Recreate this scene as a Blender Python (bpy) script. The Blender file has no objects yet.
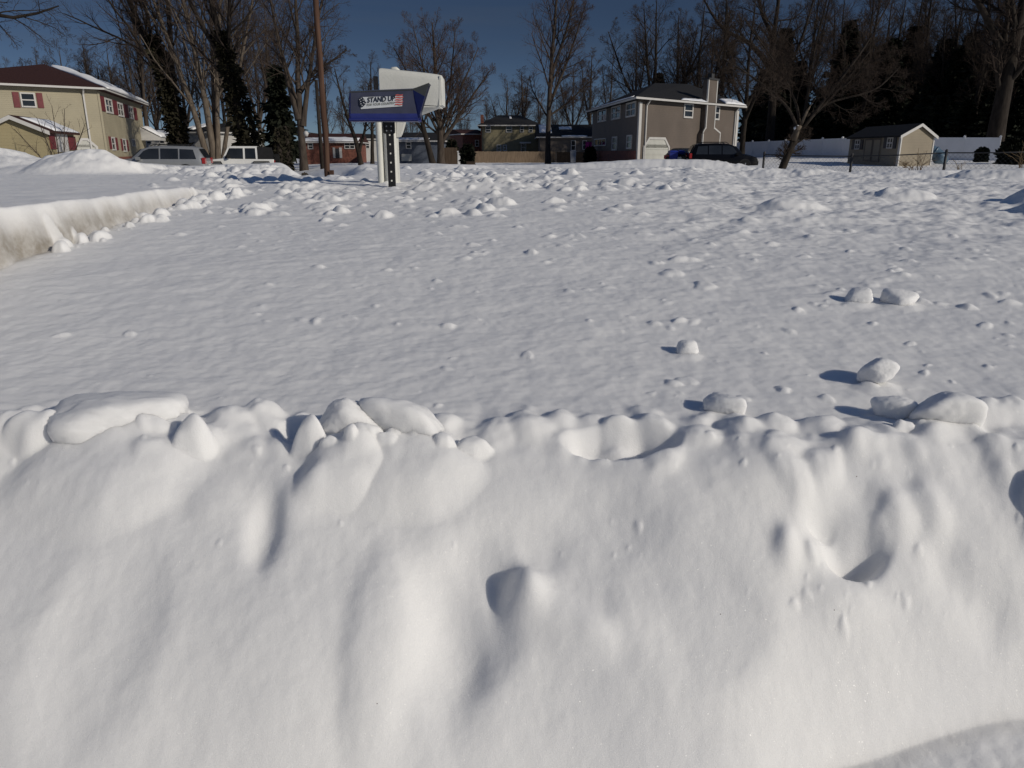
import bpy, math, random
import numpy as np
from mathutils import Vector, Matrix

# ------------------------------------------------------------------ camera, sky, sun, exposure
S = bpy.context.scene
COL = S.collection
F = 760.0
HORIZON = 152.0
PITCH = math.atan((384 - HORIZON) / F)
CP, SP = math.cos(PITCH), math.sin(PITCH)
EYE = Vector((0, 0, 1.0))

cd = bpy.data.cameras.new("camera")
cam = bpy.data.objects.new("camera", cd)
COL.objects.link(cam)
cd.sensor_width = 36.0
cd.lens = F / 1024 * 36.0
cd.clip_start = 0.05
cd.clip_end = 3000
cam.location = EYE
cam.rotation_euler = (math.pi / 2 - PITCH, 0, 0)
S.camera = cam

SUN_EL = math.radians(24)
SUN_AZ = math.radians(121)          # clockwise from +Y
w = bpy.data.worlds.new("World")
S.world = w
w.use_nodes = True
nt = w.node_tree
nt.nodes.clear()
out = nt.nodes.new("ShaderNodeOutputWorld")
bg = nt.nodes.new("ShaderNodeBackground")
sky = nt.nodes.new("ShaderNodeTexSky")
sky.sky_type = 'NISHITA'
sky.sun_disc = False
sky.sun_elevation = SUN_EL
sky.sun_rotation = SUN_AZ
sky.altitude = 4500
sky.air_density = 0.75
sky.dust_density = 0.1
sky.ozone_density = 1.6
bg.inputs['Strength'].default_value = 0.10
tc = nt.nodes.new("ShaderNodeTexCoord")
sep = nt.nodes.new("ShaderNodeSeparateXYZ")
nt.links.new(tc.outputs['Generated'], sep.inputs[0])
mr = nt.nodes.new("ShaderNodeMapRange")       # deep, polarised-looking blue low in the sky, brighter overhead
mr.interpolation_type = 'SMOOTHSTEP'
mr.inputs['From Min'].default_value = 0.12
mr.inputs['From Max'].default_value = 0.6
mr.inputs['To Min'].default_value = 0.255
mr.inputs['To Max'].default_value = 1.0
nt.links.new(sep.outputs['Z'], mr.inputs['Value'])
# thin cirrus streaks
mp = nt.nodes.new("ShaderNodeMapping")
mp.inputs['Scale'].default_value = (1.2, 1.2, 16.0)
mp.inputs['Rotation'].default_value = (0.0, 0.22, 0.3)
nt.links.new(tc.outputs['Generated'], mp.inputs['Vector'])
nz = nt.nodes.new("ShaderNodeTexNoise")
nz.inputs['Scale'].default_value = 2.2
nz.inputs['Detail'].default_value = 5
nt.links.new(mp.outputs[0], nz.inputs['Vector'])
mr2 = nt.nodes.new("ShaderNodeMapRange")
mr2.inputs['From Min'].default_value = 0.45
mr2.inputs['From Max'].default_value = 0.8
mr2.inputs['To Min'].default_value = 0.0
mr2.inputs['To Max'].default_value = 0.28
nt.links.new(nz.outputs['Fac'], mr2.inputs['Value'])
mul = nt.nodes.new("ShaderNodeMix")
mul.data_type = 'RGBA'
mul.blend_type = 'MULTIPLY'
mul.inputs['Factor'].default_value = 1.0
nt.links.new(sky.outputs[0], mul.inputs[6])
hz = nt.nodes.new("ShaderNodeMapRange")       # paler towards the treeline
hz.inputs['From Min'].default_value = 0.0
hz.inputs['From Max'].default_value = 0.16
hz.inputs['To Min'].default_value = 1.25
hz.inputs['To Max'].default_value = 1.0
nt.links.new(sep.outputs['Z'], hz.inputs['Value'])
hm = nt.nodes.new("ShaderNodeMath")
hm.operation = 'MULTIPLY'
nt.links.new(mr.outputs[0], hm.inputs[0])
nt.links.new(hz.outputs[0], hm.inputs[1])
tint = nt.nodes.new("ShaderNodeVectorMath")
tint.operation = 'SCALE'
tint.inputs[0].default_value = (0.97, 1.0, 1.04)
nt.links.new(hm.outputs[0], tint.inputs['Scale'])
nt.links.new(tint.outputs[0], mul.inputs[7])
cl = nt.nodes.new("ShaderNodeMix")
cl.data_type = 'RGBA'
nt.links.new(mr2.outputs[0], cl.inputs['Factor'])
nt.links.new(mul.outputs[2], cl.inputs[6])
cl.inputs[7].default_value = (0.85, 1.0, 1.2, 1)
nt.links.new(cl.outputs[2], bg.inputs['Color'])
nt.links.new(bg.outputs[0], out.inputs['Surface'])

sd = bpy.data.lights.new("sun", 'SUN')
sd.energy = 3.1
sd.angle = math.radians(0.53)
sd.color = (1.0, 0.925, 0.81)
sun = bpy.data.objects.new("sun", sd)
COL.objects.link(sun)
to_sun = Vector((math.sin(SUN_AZ) * math.cos(SUN_EL), math.cos(SUN_AZ) * math.cos(SUN_EL), math.sin(SUN_EL)))
sun.rotation_euler = to_sun.to_track_quat('Z', 'Y').to_euler()
sun.location = to_sun * 50

S.view_settings.view_transform = 'Standard'
S.view_settings.look = 'None'
S.view_settings.exposure = -0.2
S.view_settings.gamma = 1
S.view_settings.use_curve_mapping = False

# ------------------------------------------------------------------ helpers
rng = np.random.default_rng(11)
random.seed(5)


def ray(px, py):
    a, b = (px - 512) / F, (384 - py) / F
    return Vector((a, CP + b * SP, -SP + b * CP))


def at(px, py, Y):
    d = ray(px, py)
    return EYE + d * (Y / d.y)


def root_loc(o):
    while o.parent:
        o = o.parent
    return o.location


def mesh_obj(name, verts, faces, m, parent=None, smooth=False, local=False):
    v = np.asarray(verts, dtype=float).reshape(-1, 3)
    if parent is not None and not local:
        v = v - np.array(root_loc(parent))
    me = bpy.data.meshes.new(name)
    me.from_pydata(v.tolist(), [], [list(map(int, f)) for f in faces])
    me.materials.append(m)
    if smooth:
        me.polygons.foreach_set('use_smooth', [True] * len(me.polygons))
    me.update()
    o = bpy.data.objects.new(name, me)
    COL.objects.link(o)
    if parent is not None:
        o.parent = parent
    return o


def np_mesh(name, V, Q, m, parent=None, smooth=True):
    """fast mesh from arrays: V (n,3), Q (k,4) or (k,3)"""
    me = bpy.data.meshes.new(name)
    n, k = len(V), len(Q)
    c = Q.shape[1]
    me.vertices.add(n)
    me.vertices.foreach_set('co', np.ascontiguousarray(V, dtype=np.float32).ravel())
    me.loops.add(k * c)
    me.loops.foreach_set('vertex_index', np.ascontiguousarray(Q, dtype=np.int32).ravel())
    me.polygons.add(k)
    me.polygons.foreach_set('loop_start', np.arange(0, k * c, c, dtype=np.int32))
    me.polygons.foreach_set('use_smooth', np.full(k, smooth, dtype=bool))
    me.update(calc_edges=True)
    me.materials.append(m)
    o = bpy.data.objects.new(name, me)
    COL.objects.link(o)
    if parent is not None:
        o.parent = parent
    return o


def tag(o, label=None, cat=None, group=None, kind=None):
    if label: o['label'] = label
    if cat: o['category'] = cat
    if group: o['group'] = group
    if kind: o['kind'] = kind
    return o


def thing(name, label, cat, loc=(0, 0, 0), rz=0.0, group=None):
    o = bpy.data.objects.new(name, None)
    COL.objects.link(o)
    o.location = loc
    o.rotation_euler = (0, 0, rz)
    o.empty_display_size = 0.3
    return tag(o, label, cat, group)


def dup(root, loc, rz=0.0, scale=None, label=None, group=None):
    r = root.copy()
    COL.objects.link(r)
    r.location = loc
    r.rotation_euler = (0, 0, rz)
    if scale is not None: r.scale = scale
    if label: r['label'] = label
    if group: r['group'] = group
    for ch in list(root.children):
        c = ch.copy()
        COL.objects.link(c)
        c.parent = r
        for g in list(ch.children):
            d = g.copy()
            COL.objects.link(d)
            d.parent = c
    return r


class MB:
    def __init__(s):
        s.v, s.f = [], []

    def add(s, vs, fs):
        n = len(s.v)
        s.v += [tuple(v) for v in vs]
        s.f += [[i + n for i in f] for f in fs]

    def hexa(s, p):      # 8 corners: bottom 4 ccw, top 4 ccw
        s.add(p, [(3, 2, 1, 0), (4, 5, 6, 7), (0, 1, 5, 4), (1, 2, 6, 5), (2, 3, 7, 6), (3, 0, 4, 7)])

    def box(s, x0, x1, y0, y1, z0, z1):
        s.hexa([(x0, y0, z0), (x1, y0, z0), (x1, y1, z0), (x0, y1, z0), (x0, y0, z1), (x1, y0, z1), (x1, y1, z1), (x0, y1, z1)])

    def prism(s, poly, vec):     # poly: 3d points, extruded by vec
        n = len(poly)
        v = Vector(vec)
        a = [Vector(p) for p in poly]
        b = [p + v for p in a]
        s.add(a + b, [list(range(n))[::-1], [i + n for i in range(n)]] + [(i, (i + 1) % n, (i + 1) % n + n, i + n) for i in range(n)])

    def tube(s, pts, radii, sides=8, cap=True):
        pts = [Vector(p) for p in pts]
        if not hasattr(radii, '__len__'): radii = [radii] * len(pts)
        base = len(s.v)
        for i, p in enumerate(pts):
            d = (pts[min(i + 1, len(pts) - 1)] - pts[max(i - 1, 0)]).normalized()
            up = Vector((0, 0, 1)) if abs(d.z) < .9 else Vector((1, 0, 0))
            a = d.cross(up).normalized()
            b = d.cross(a)
            for k in range(sides):
                t = 2 * math.pi * k / sides
                s.v.append(tuple(p + (a * math.cos(t) + b * math.sin(t)) * radii[i]))
        for i in range(len(pts) - 1):
            for k in range(sides):
                q = base + i * sides
                s.f.append([q + k, q + (k + 1) % sides, q + sides + (k + 1) % sides, q + sides + k])
        if cap:
            s.f.append([base + k for k in range(sides)][::-1])
            s.f.append([base + (len(pts) - 1) * sides + k for k in range(sides)])

    def build(s, name, m, parent=None, smooth=False, local=False):
        return mesh_obj(name, s.v, s.f, m, parent, smooth, local)


# ------------------------------------------------------------------ materials
def mat(name, col, rough=0.7, var=0.0, scale=4.0, bump=0.0, bscale=None, metallic=0.0, spec=0.4, col2=None, stretch=(1, 1, 1), emis=None):
    m = bpy.data.materials.new(name)
    m.use_nodes = True
    t = m.node_tree
    b = t.nodes['Principled BSDF']
    b.inputs['Base Color'].default_value = (*col, 1)
    b.inputs['Roughness'].default_value = rough
    b.inputs['Metallic'].default_value = metallic
    b.inputs['Specular IOR Level'].default_value = spec
    if var or bump or col2:
        tcn = t.nodes.new("ShaderNodeTexCoord")
        mpn = t.nodes.new("ShaderNodeMapping")
        mpn.inputs['Scale'].default_value = stretch
        t.links.new(tcn.outputs['Object'], mpn.inputs[0])
        n = t.nodes.new("ShaderNodeTexNoise")
        n.inputs['Scale'].default_value = scale
        n.inputs['Detail'].default_value = 6
        t.links.new(mpn.outputs[0], n.inputs['Vector'])
        if var or col2:
            r = t.nodes.new("ShaderNodeValToRGB")
            c2 = col2 or tuple(c * (1 + var) for c in col)
            c1 = col if col2 else tuple(c * (1 - var) for c in col)
            r.color_ramp.elements[0].position = 0.33
            r.color_ramp.elements[1].position = 0.67
            r.color_ramp.elements[0].color = (*c1, 1)
            r.color_ramp.elements[1].color = (*c2, 1)
            t.links.new(n.outputs['Fac'], r.inputs[0])
            t.links.new(r.outputs[0], b.inputs['Base Color'])
        if bump:
            bp = t.nodes.new("ShaderNodeBump")
            bp.inputs['Strength'].default_value = bump
            bp.inputs['Distance'].default_value = 0.05
            if bscale:
                n2 = t.nodes.new("ShaderNodeTexNoise")
                n2.inputs['Scale'].default_value = bscale
                n2.inputs['Detail'].default_value = 6
                t.links.new(mpn.outputs[0], n2.inputs['Vector'])
                t.links.new(n2.outputs['Fac'], bp.inputs['Height'])
            else:
                t.links.new(n.outputs['Fac'], bp.inputs['Height'])
            t.links.new(bp.outputs[0], b.inputs['Normal'])
    if emis:
        b.inputs['Emission Color'].default_value = (*emis[0], 1)
        b.inputs['Emission Strength'].default_value = emis[1]
    return m


def siding_mat(name, col, pitch=0.12):
    """lapped horizontal boards: a saw-tooth bump by height plus faint weathering"""
    m = mat(name, col, 0.65, var=0.10, scale=0.7)
    t = m.node_tree
    b = t.nodes['Principled BSDF']
    tcn = t.nodes.new("ShaderNodeTexCoord")
    sp = t.nodes.new("ShaderNodeSeparateXYZ")
    t.links.new(tcn.outputs['Object'], sp.inputs[0])
    mm = t.nodes.new("ShaderNodeMath"); mm.operation = 'DIVIDE'; mm.inputs[1].default_value = pitch
    t.links.new(sp.outputs['Z'], mm.inputs[0])
    fr = t.nodes.new("ShaderNodeMath"); fr.operation = 'FRACT'
    t.links.new(mm.outputs[0], fr.inputs[0])
    inv = t.nodes.new("ShaderNodeMath"); inv.operation = 'SUBTRACT'; inv.inputs[0].default_value = 1.0
    t.links.new(fr.outputs[0], inv.inputs[1])
    bp = t.nodes.new("ShaderNodeBump"); bp.inputs['Strength'].default_value = 0.5; bp.inputs['Distance'].default_value = 0.02
    t.links.new(inv.outputs[0], bp.inputs['Height'])
    t.links.new(bp.outputs[0], b.inputs['Normal'])
    return m


def snow_mat(name, dirt_and_crease=False, sparkle=True):
    m = bpy.data.materials.new(name)
    m.use_nodes = True
    t = m.node_tree
    b = t.nodes['Principled BSDF']
    b.inputs['Base Color'].default_value = (0.80, 0.81, 0.82, 1)
    b.inputs['Roughness'].default_value = 0.62
    b.inputs['Specular IOR Level'].default_value = 0.25
    b.inputs['Subsurface Weight'].default_value = 0.7
    b.inputs['Subsurface Radius'].default_value = (1.0, 1.0, 1.0)
    b.inputs['Subsurface Scale'].default_value = 0.02
    tcn = t.nodes.new("ShaderNodeTexCoord")
    g = t.nodes.new("ShaderNodeNewGeometry")
    # large soft bump plus crystal grain
    n1 = t.nodes.new("ShaderNodeTexNoise"); n1.inputs['Scale'].default_value = 22; n1.inputs['Detail'].default_value = 8; n1.inputs['Roughness'].default_value = 0.6
    n2 = t.nodes.new("ShaderNodeTexNoise"); n2.inputs['Scale'].default_value = 420; n2.inputs['Detail'].default_value = 3
    t.links.new(g.outputs['Position'], n1.inputs['Vector'])
    t.links.new(g.outputs['Position'], n2.inputs['Vector'])
    b1 = t.nodes.new("ShaderNodeBump"); b1.inputs['Strength'].default_value = 0.2; b1.inputs['Distance'].default_value = 0.012
    b2 = t.nodes.new("ShaderNodeBump"); b2.inputs['Strength'].default_value = 0.35; b2.inputs['Distance'].default_value = 0.0015
    t.links.new(n1.outputs['Fac'], b1.inputs['Height'])
    t.links.new(n2.outputs['Fac'], b2.inputs['Height'])
    t.links.new(b1.outputs[0], b2.inputs['Normal'])
    t.links.new(b2.outputs[0], b.inputs['Normal'])
    if dirt_and_crease:
        fa = t.nodes.new("ShaderNodeAttribute"); fa.attribute_name = "fine"
        for bb, k in ((b1, 0.20), (b2, 0.4)):
            mm = t.nodes.new("ShaderNodeMath"); mm.operation = 'MULTIPLY'; mm.inputs[1].default_value = k
            t.links.new(fa.outputs['Fac'], mm.inputs[0]); t.links.new(mm.outputs[0], bb.inputs['Strength'])
    # ice crystals: sparse tiny facets with their own tilt that catch the sun
    vs_ = t.nodes.new("ShaderNodeTexVoronoi"); vs_.inputs['Scale'].default_value = 750
    t.links.new(g.outputs['Position'], vs_.inputs['Vector'])
    sb = t.nodes.new("ShaderNodeVectorMath"); sb.operation = 'SUBTRACT'; sb.inputs[1].default_value = (.5, .5, .5)
    t.links.new(vs_.outputs['Color'], sb.inputs[0])
    sc_ = t.nodes.new("ShaderNodeVectorMath"); sc_.operation = 'SCALE'; sc_.inputs['Scale'].default_value = 1.5
    t.links.new(sb.outputs[0], sc_.inputs[0])
    ad = t.nodes.new("ShaderNodeVectorMath"); ad.operation = 'ADD'
    t.links.new(g.outputs['Normal'], ad.inputs[0]); t.links.new(sc_.outputs[0], ad.inputs[1])
    nm = t.nodes.new("ShaderNodeVectorMath"); nm.operation = 'NORMALIZE'
    t.links.new(ad.outputs[0], nm.inputs[0])
    t.links.new(nm.outputs[0], b.inputs['Coat Normal'])
    l2 = t.nodes.new("ShaderNodeMath"); l2.operation = 'LESS_THAN'; l2.inputs[1].default_value = 0.30
    t.links.new(vs_.outputs['Distance'], l2.inputs[0])
    l3 = t.nodes.new("ShaderNodeMath"); l3.operation = 'MULTIPLY'; l3.inputs[1].default_value = 0.45
    t.links.new(l2.outputs[0], l3.inputs[0])
    t.links.new(l3.outputs[0], b.inputs['Coat Weight'])
    b.inputs['Coat Roughness'].default_value = 0.2
    # tonal mottling of old snow
    n3 = t.nodes.new("ShaderNodeTexNoise"); n3.inputs['Scale'].default_value = 3.0; n3.inputs['Detail'].default_value = 7
    t.links.new(g.outputs['Position'], n3.inputs['Vector'])
    r3 = t.nodes.new("ShaderNodeValToRGB")
    r3.color_ramp.elements[0].position = 0.3; r3.color_ramp.elements[1].position = 0.7
    r3.color_ramp.elements[0].color = (0.785, 0.785, 0.785, 1); r3.color_ramp.elements[1].color = (0.86, 0.855, 0.84, 1)
    t.links.new(n3.outputs['Fac'], r3.inputs[0])
    last = r3.outputs[0]
    if dirt_and_crease:
        at_ = t.nodes.new("ShaderNodeAttribute"); at_.attribute_name = "dirt_and_crease"
        n4 = t.nodes.new("ShaderNodeTexNoise"); n4.inputs['Scale'].default_value = 14; n4.inputs['Detail'].default_value = 8; n4.inputs['Roughness'].default_value = 0.7
        t.links.new(g.outputs['Position'], n4.inputs['Vector'])
        mu = t.nodes.new("ShaderNodeMath"); mu.operation = 'MULTIPLY'
        mrr = t.nodes.new("ShaderNodeMapRange"); mrr.inputs['From Min'].default_value = 0.25; mrr.inputs['From Max'].default_value = 0.7
        mrr.inputs['To Min'].default_value = 0.6; mrr.inputs['To Max'].default_value = 1.3
        t.links.new(n4.outputs['Fac'], mrr.inputs['Value'])
        t.links.new(at_.outputs['Fac'], mu.inputs[0]); t.links.new(mrr.outputs[0], mu.inputs[1])
        cl_ = t.nodes.new("ShaderNodeClamp"); t.links.new(mu.outputs[0], cl_.inputs[0])
        mx = t.nodes.new("ShaderNodeMix"); mx.data_type = 'RGBA'
        t.links.new(cl_.outputs[0], mx.inputs['Factor'])
        t.links.new(last, mx.inputs[6]); mx.inputs[7].default_value = (0.16, 0.125, 0.075, 1)
        last = mx.outputs[2]
        # scattered specks of grit and leaf litter
        vo = t.nodes.new("ShaderNodeTexVoronoi"); vo.inputs['Scale'].default_value = 13.0
        t.links.new(g.outputs['Position'], vo.inputs['Vector'])
        lt = t.nodes.new("ShaderNodeMath"); lt.operation = 'LESS_THAN'; lt.inputs[1].default_value = 0.014
        t.links.new(vo.outputs['Distance'], lt.inputs[0])
        mx2 = t.nodes.new("ShaderNodeMix"); mx2.data_type = 'RGBA'
        t.links.new(lt.outputs[0], mx2.inputs['Factor'])
        t.links.new(last, mx2.inputs[6]); mx2.inputs[7].default_value = (0.12, 0.10, 0.08, 1)
        last = mx2.outputs[2]
    t.links.new(last, b.inputs['Base Color'])
    return m


def bark_mat(name, a, b_, scale=6):
    return mat(name, a, 0.9, scale=scale, col2=b_, stretch=(1, 1, 0.25), bump=0.6, spec=0.15)


M = dict(
    snow=snow_mat("snow", dirt_and_crease=True),
    lump=snow_mat("snow_lump"),
    roofsnow=mat("roof_snow", (0.82, 0.83, 0.85), 0.6, var=0.05, scale=2, bump=0.4),
    bark=bark_mat("bark_grey_brown", (0.040, 0.031, 0.025), (0.085, 0.068, 0.055)),
    bark_pale=bark_mat("bark_pale", (0.085, 0.068, 0.054), (0.17, 0.14, 0.11)),
    bark_dark=bark_mat("bark_dark", (0.020, 0.016, 0.013), (0.042, 0.034, 0.028)),
    twig=mat("twig_brown", (0.062, 0.047, 0.039), 0.9, spec=0.1),
    twig_dark=mat("twig_dark", (0.048, 0.036, 0.029), 0.9, spec=0.1),
    twig_warm=mat("twig_warm", (0.078, 0.052, 0.040), 0.9, spec=0.1),
    needle=mat("needles", (0.017, 0.020, 0.013), 0.85, var=0.5, scale=0.8, spec=0.15),
    ivy=mat("ivy_leaves", (0.026, 0.024, 0.015), 0.8, var=0.5, scale=1.5, spec=0.1),
    cream=siding_mat("cream_siding", (0.32, 0.285, 0.20)),
    cream2=siding_mat("tan_cream_siding", (0.29, 0.245, 0.14)),
    tan=siding_mat("taupe_siding", (0.112, 0.090, 0.074)),
    yellow=siding_mat("yellow_siding", (0.20, 0.175, 0.105), 0.2),
    white_siding=siding_mat("white_siding", (0.42, 0.41, 0.39), 0.2),
    blue_siding=siding_mat("blue_grey_siding", (0.085, 0.10, 0.13), 0.2),
    brown_siding=siding_mat("brown_siding", (0.12, 0.10, 0.085), 0.2),
    shed_tan=siding_mat("shed_siding", (0.235, 0.20, 0.145), 0.16),
    brick=mat("red_brick", (0.17, 0.065, 0.045), 0.85, var=0.35, scale=5, bump=0.3),
    maroon_roof=mat("maroon_shingles", (0.05, 0.022, 0.019), 0.9, var=0.25, scale=9, bump=0.4, spec=0.15),
    dark_roof=mat("charcoal_shingles", (0.022, 0.022, 0.023), 0.9, var=0.25, scale=9, bump=0.4, spec=0.15),
    trim=mat("white_trim", (0.50, 0.49, 0.47), 0.55, var=0.04, scale=3),
    maroon=mat("maroon_shutter", (0.14, 0.025, 0.03), 0.6, var=0.1, scale=4),
    charcoal=mat("charcoal_shutter", (0.03, 0.033, 0.04), 0.6, var=0.1, scale=4),
    glass=mat("window_glass", (0.02, 0.023, 0.027), 0.08, spec=0.6, var=0.3, scale=0.8),
    blind=mat("window_blind", (0.35, 0.35, 0.32), 0.7, var=0.1, scale=3),
    door_white=mat("garage_door_white", (0.46, 0.46, 0.42), 0.55, var=0.06, scale=2),
    wood_fence=mat("weathered_fence", (0.16, 0.12, 0.085), 0.9, var=0.3, scale=3, stretch=(6, 6, .4), spec=0.1),
    wood_dark=mat("dark_fence_boards", (0.055, 0.04, 0.03), 0.9, var=0.3, scale=3, stretch=(6, 6, .4), spec=0.1),
    vinyl=mat("white_vinyl", (0.72, 0.73, 0.75), 0.5, var=0.05, scale=1.2),
    pole=mat("pole_wood", (0.06, 0.034, 0.025), 0.9, col2=(0.115, 0.068, 0.048), scale=3, stretch=(4, 4, .25), bump=0.5, spec=0.1),
    galv=mat("dark_galvanised", (0.05, 0.05, 0.052), 0.55, metallic=0.3),
    silver=mat("silver_paint", (0.30, 0.31, 0.32), 0.32, metallic=0.35, spec=0.6, var=0.04, scale=3),
    white_paint=mat("white_car_paint", (0.66, 0.66, 0.64), 0.35, spec=0.5, var=0.05, scale=3),
    black_paint=mat("black_car_paint", (0.003, 0.003, 0.004), 0.25, spec=0.25),
    rubber=mat("tyre_rubber", (0.012, 0.012, 0.012), 0.85, spec=0.2, var=0.2),
    black_trim=mat("black_trim", (0.012, 0.012, 0.013), 0.6, spec=0.3),
    canvas=mat("black_soft_top", (0.014, 0.014, 0.015), 0.8, spec=0.2, var=0.2, scale=4),
    rim=mat("alloy_rim", (0.45, 0.45, 0.46), 0.35, metallic=0.7),
    tail=mat("tail_light_red", (0.30, 0.012, 0.012), 0.2, spec=0.6),
    clear=mat("clear_lamp", (0.7, 0.7, 0.68), 0.15, spec=0.7),
    blue_plastic=mat("blue_plastic", (0.016, 0.026, 0.165), 0.42, spec=0.5, var=0.15, scale=7),
    blue_greyer=mat("blue_plastic_greyer", (0.045, 0.05, 0.085), 0.6, spec=0.4, var=0.18, scale=9),  # greyer, less saturated blue for the upper side panel and hood top
    grey_plastic=mat("grey_plastic", (0.055, 0.06, 0.062), 0.6, var=0.15, scale=9),
    white_plastic=mat("white_plastic", (0.66, 0.66, 0.61), 0.5, var=0.05, scale=5, bump=0.06, bscale=60),
    black_metal=mat("black_metal", (0.014, 0.014, 0.015), 0.5, spec=0.4, var=0.2),
    sticker=mat("sticker_white", (0.58, 0.60, 0.62), 0.5, var=0.06, scale=20),
    ink=mat("ink_navy", (0.012, 0.016, 0.03), 0.6),
    ink_green=mat("ink_olive", (0.09, 0.10, 0.075), 0.6),
    red_ink=mat("ink_red", (0.48, 0.10, 0.09), 0.6),
    magenta=mat("magenta_fabric", (0.42, 0.015, 0.20), 0.7, var=0.1),
    bin_blue=mat("blue_bin", (0.014, 0.03, 0.24), 0.5, var=0.1),
    slide=mat("blue_grey_tube", (0.10, 0.16, 0.22), 0.35, spec=0.5, var=0.1),
    weed=mat("dry_weed", (0.16, 0.11, 0.06), 0.9),
    soil=mat("frozen_dirt", (0.05, 0.042, 0.034), 0.95, var=0.4, scale=12, bump=0.6),
    grey_bin=mat("grey_bin", (0.28, 0.29, 0.31), 0.6, var=0.1),
)
# ------------------------------------------------------------------ terrain: one snow sheet with the cut bank, the plough ridges and the near bank
_perm = np.random.default_rng(3).permutation(4096)


def _hash(i, j, s):
    return _perm[(_perm[(i + s * 131) & 4095] + j) & 4095]


def noise2(x, y, s=0):
    xi, yi = np.floor(x).astype(np.int64), np.floor(y).astype(np.int64)
    xf, yf = x - xi, y - yi
    u, v = xf * xf * xf * (xf * (xf * 6 - 15) + 10), yf * yf * yf * (yf * (yf * 6 - 15) + 10)

    def g(i, j, dx, dy):
        a = _hash(i, j, s) * (2 * math.pi / 4096)
        return np.cos(a) * dx + np.sin(a) * dy
    n00 = g(xi, yi, xf, yf); n10 = g(xi + 1, yi, xf - 1, yf)
    n01 = g(xi, yi + 1, xf, yf - 1); n11 = g(xi + 1, yi + 1, xf - 1, yf - 1)
    return (n00 * (1 - u) + n10 * u) * (1 - v) + (n01 * (1 - u) + n11 * u) * v   # about -0.7 .. 0.7


def fbm(x, y, s=0, oct_=4, gain=0.5):
    r, a = 0, 1.0
    for k in range(oct_):
        r = r + a * noise2(x * 2 ** k + 17.3 * k, y * 2 ** k - 9.1 * k, s + k)
        a *= gain
    return r


def sst(a, b, x):
    t = np.clip((x - a) / (b - a), 0, 1)
    return t * t * (3 - 2 * t)


KD = np.log([0.3, 1.5, 2.0, 3.0, 4.5, 6.3, 8.0, 12, 20, 30, 45, 60, 100, 300, 900])
KH = [0.59, 0.572, 0.515, 0.42, 0.335, 0.245, 0.235, 0.26, 0.37, 0.52, 0.78, 0.98, 1.25, 1.8, 2.5]
KR = [0.59, 0.572, 0.515, 0.42, 0.335, 0.275, 0.275, 0.37, 0.56, 0.82, 0.86, 0.68, 0.45, 1.2, 2.5]
KL = [0.59, 0.572, 0.515, 0.42, 0.335, 0.250, 0.240, 0.27, 0.36, 1.35, 1.45, 1.45, 1.45, 1.8, 2.5]


def crest_y(x):
    return 1.50 + 0.05 * noise2(x * 2.1, x * 0 + 0.3, 40) - 0.05 * x


def bank_base(x, y):
    """near snow bank: 0 on the plain, drop below the crest towards the camera"""
    yc = crest_y(x)
    yb = yc - (0.61 - 0.28 * sst(-0.15, 1.1, x)) + 0.03 * noise2(x * 1.7, x * 0 + 5.5, 41)
    t = np.clip((yc - y) / (yc - yb), 0, 2.5)
    s = np.where(t < 1, t ** 1.25 * (1 - 0.12 * np.sin(t * math.pi)), 1 + 0.10 * np.clip(t - 1, 0, 1) )
    return -0.385 * s, t


def base_z(x, y):
    D = np.maximum(y, 0.3)
    L = np.log(D)
    h = np.interp(L, KD, KH)
    t = x / D
    wr = sst(0.22, 0.33, t)
    wl = sst(-0.20, -0.30, t)
    h = h * (1 - wr) + np.interp(L, KD, KR) * wr
    h = h * (1 - wl) + np.interp(L, KD, KL) * wl
    return 1.0 - h


def px_on_bank(px, py):
    """where a line of sight meets the near bank's plain profile"""
    d = ray(px, py)
    for k in range(1200):
        s = 0.7 + k * 0.002
        p = EYE + d * (s / d.y)
        z = float(base_z(np.array([p.x]), np.array([p.y]))[0] + bank_base(np.array([p.x]), np.array([p.y]))[0][0])
        if p.z <= z:
            return p
    return EYE + d * 2


def px_on_ground(px, py, lim=200):
    d = ray(px, py)
    s = 1.2
    while s < lim:
        p = EYE + d * (s / d.y)
        z = float(base_z(np.array([p.x]), np.array([p.y]))[0])
        if p.z <= z:
            return p
        s *= 1.01
    return EYE + d * lim


# grid
rows = np.concatenate([np.linspace(-3, 0.72, 24)[:-1], np.linspace(0.72, 2.1, 430)[:-1], np.geomspace(2.1, 14, 640)[:-1],
                       np.geomspace(14, 130, 170)[:-1], np.geomspace(130, 900, 20)])
tcol = np.concatenate([np.linspace(-3.0, -1.25, 30)[:-1], np.linspace(-1.25, -0.75, 190)[:-1], np.linspace(-0.75, 0.75, 940)[:-1], np.linspace(0.75, 1.25, 190)[:-1], np.linspace(1.25, 3.0, 30)])
GD = np.maximum(rows, 0.72)
Xg = GD[:, None] * tcol[None, :]
Yg = np.repeat(rows[:, None], len(tcol), 1)
nearw = sst(2.4, 1.6, Yg)

Z = base_z(Xg, Yg)
drop, tb = bank_base(Xg, Yg)
face = sst(0.0, 0.25, tb)
Z += drop
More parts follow.
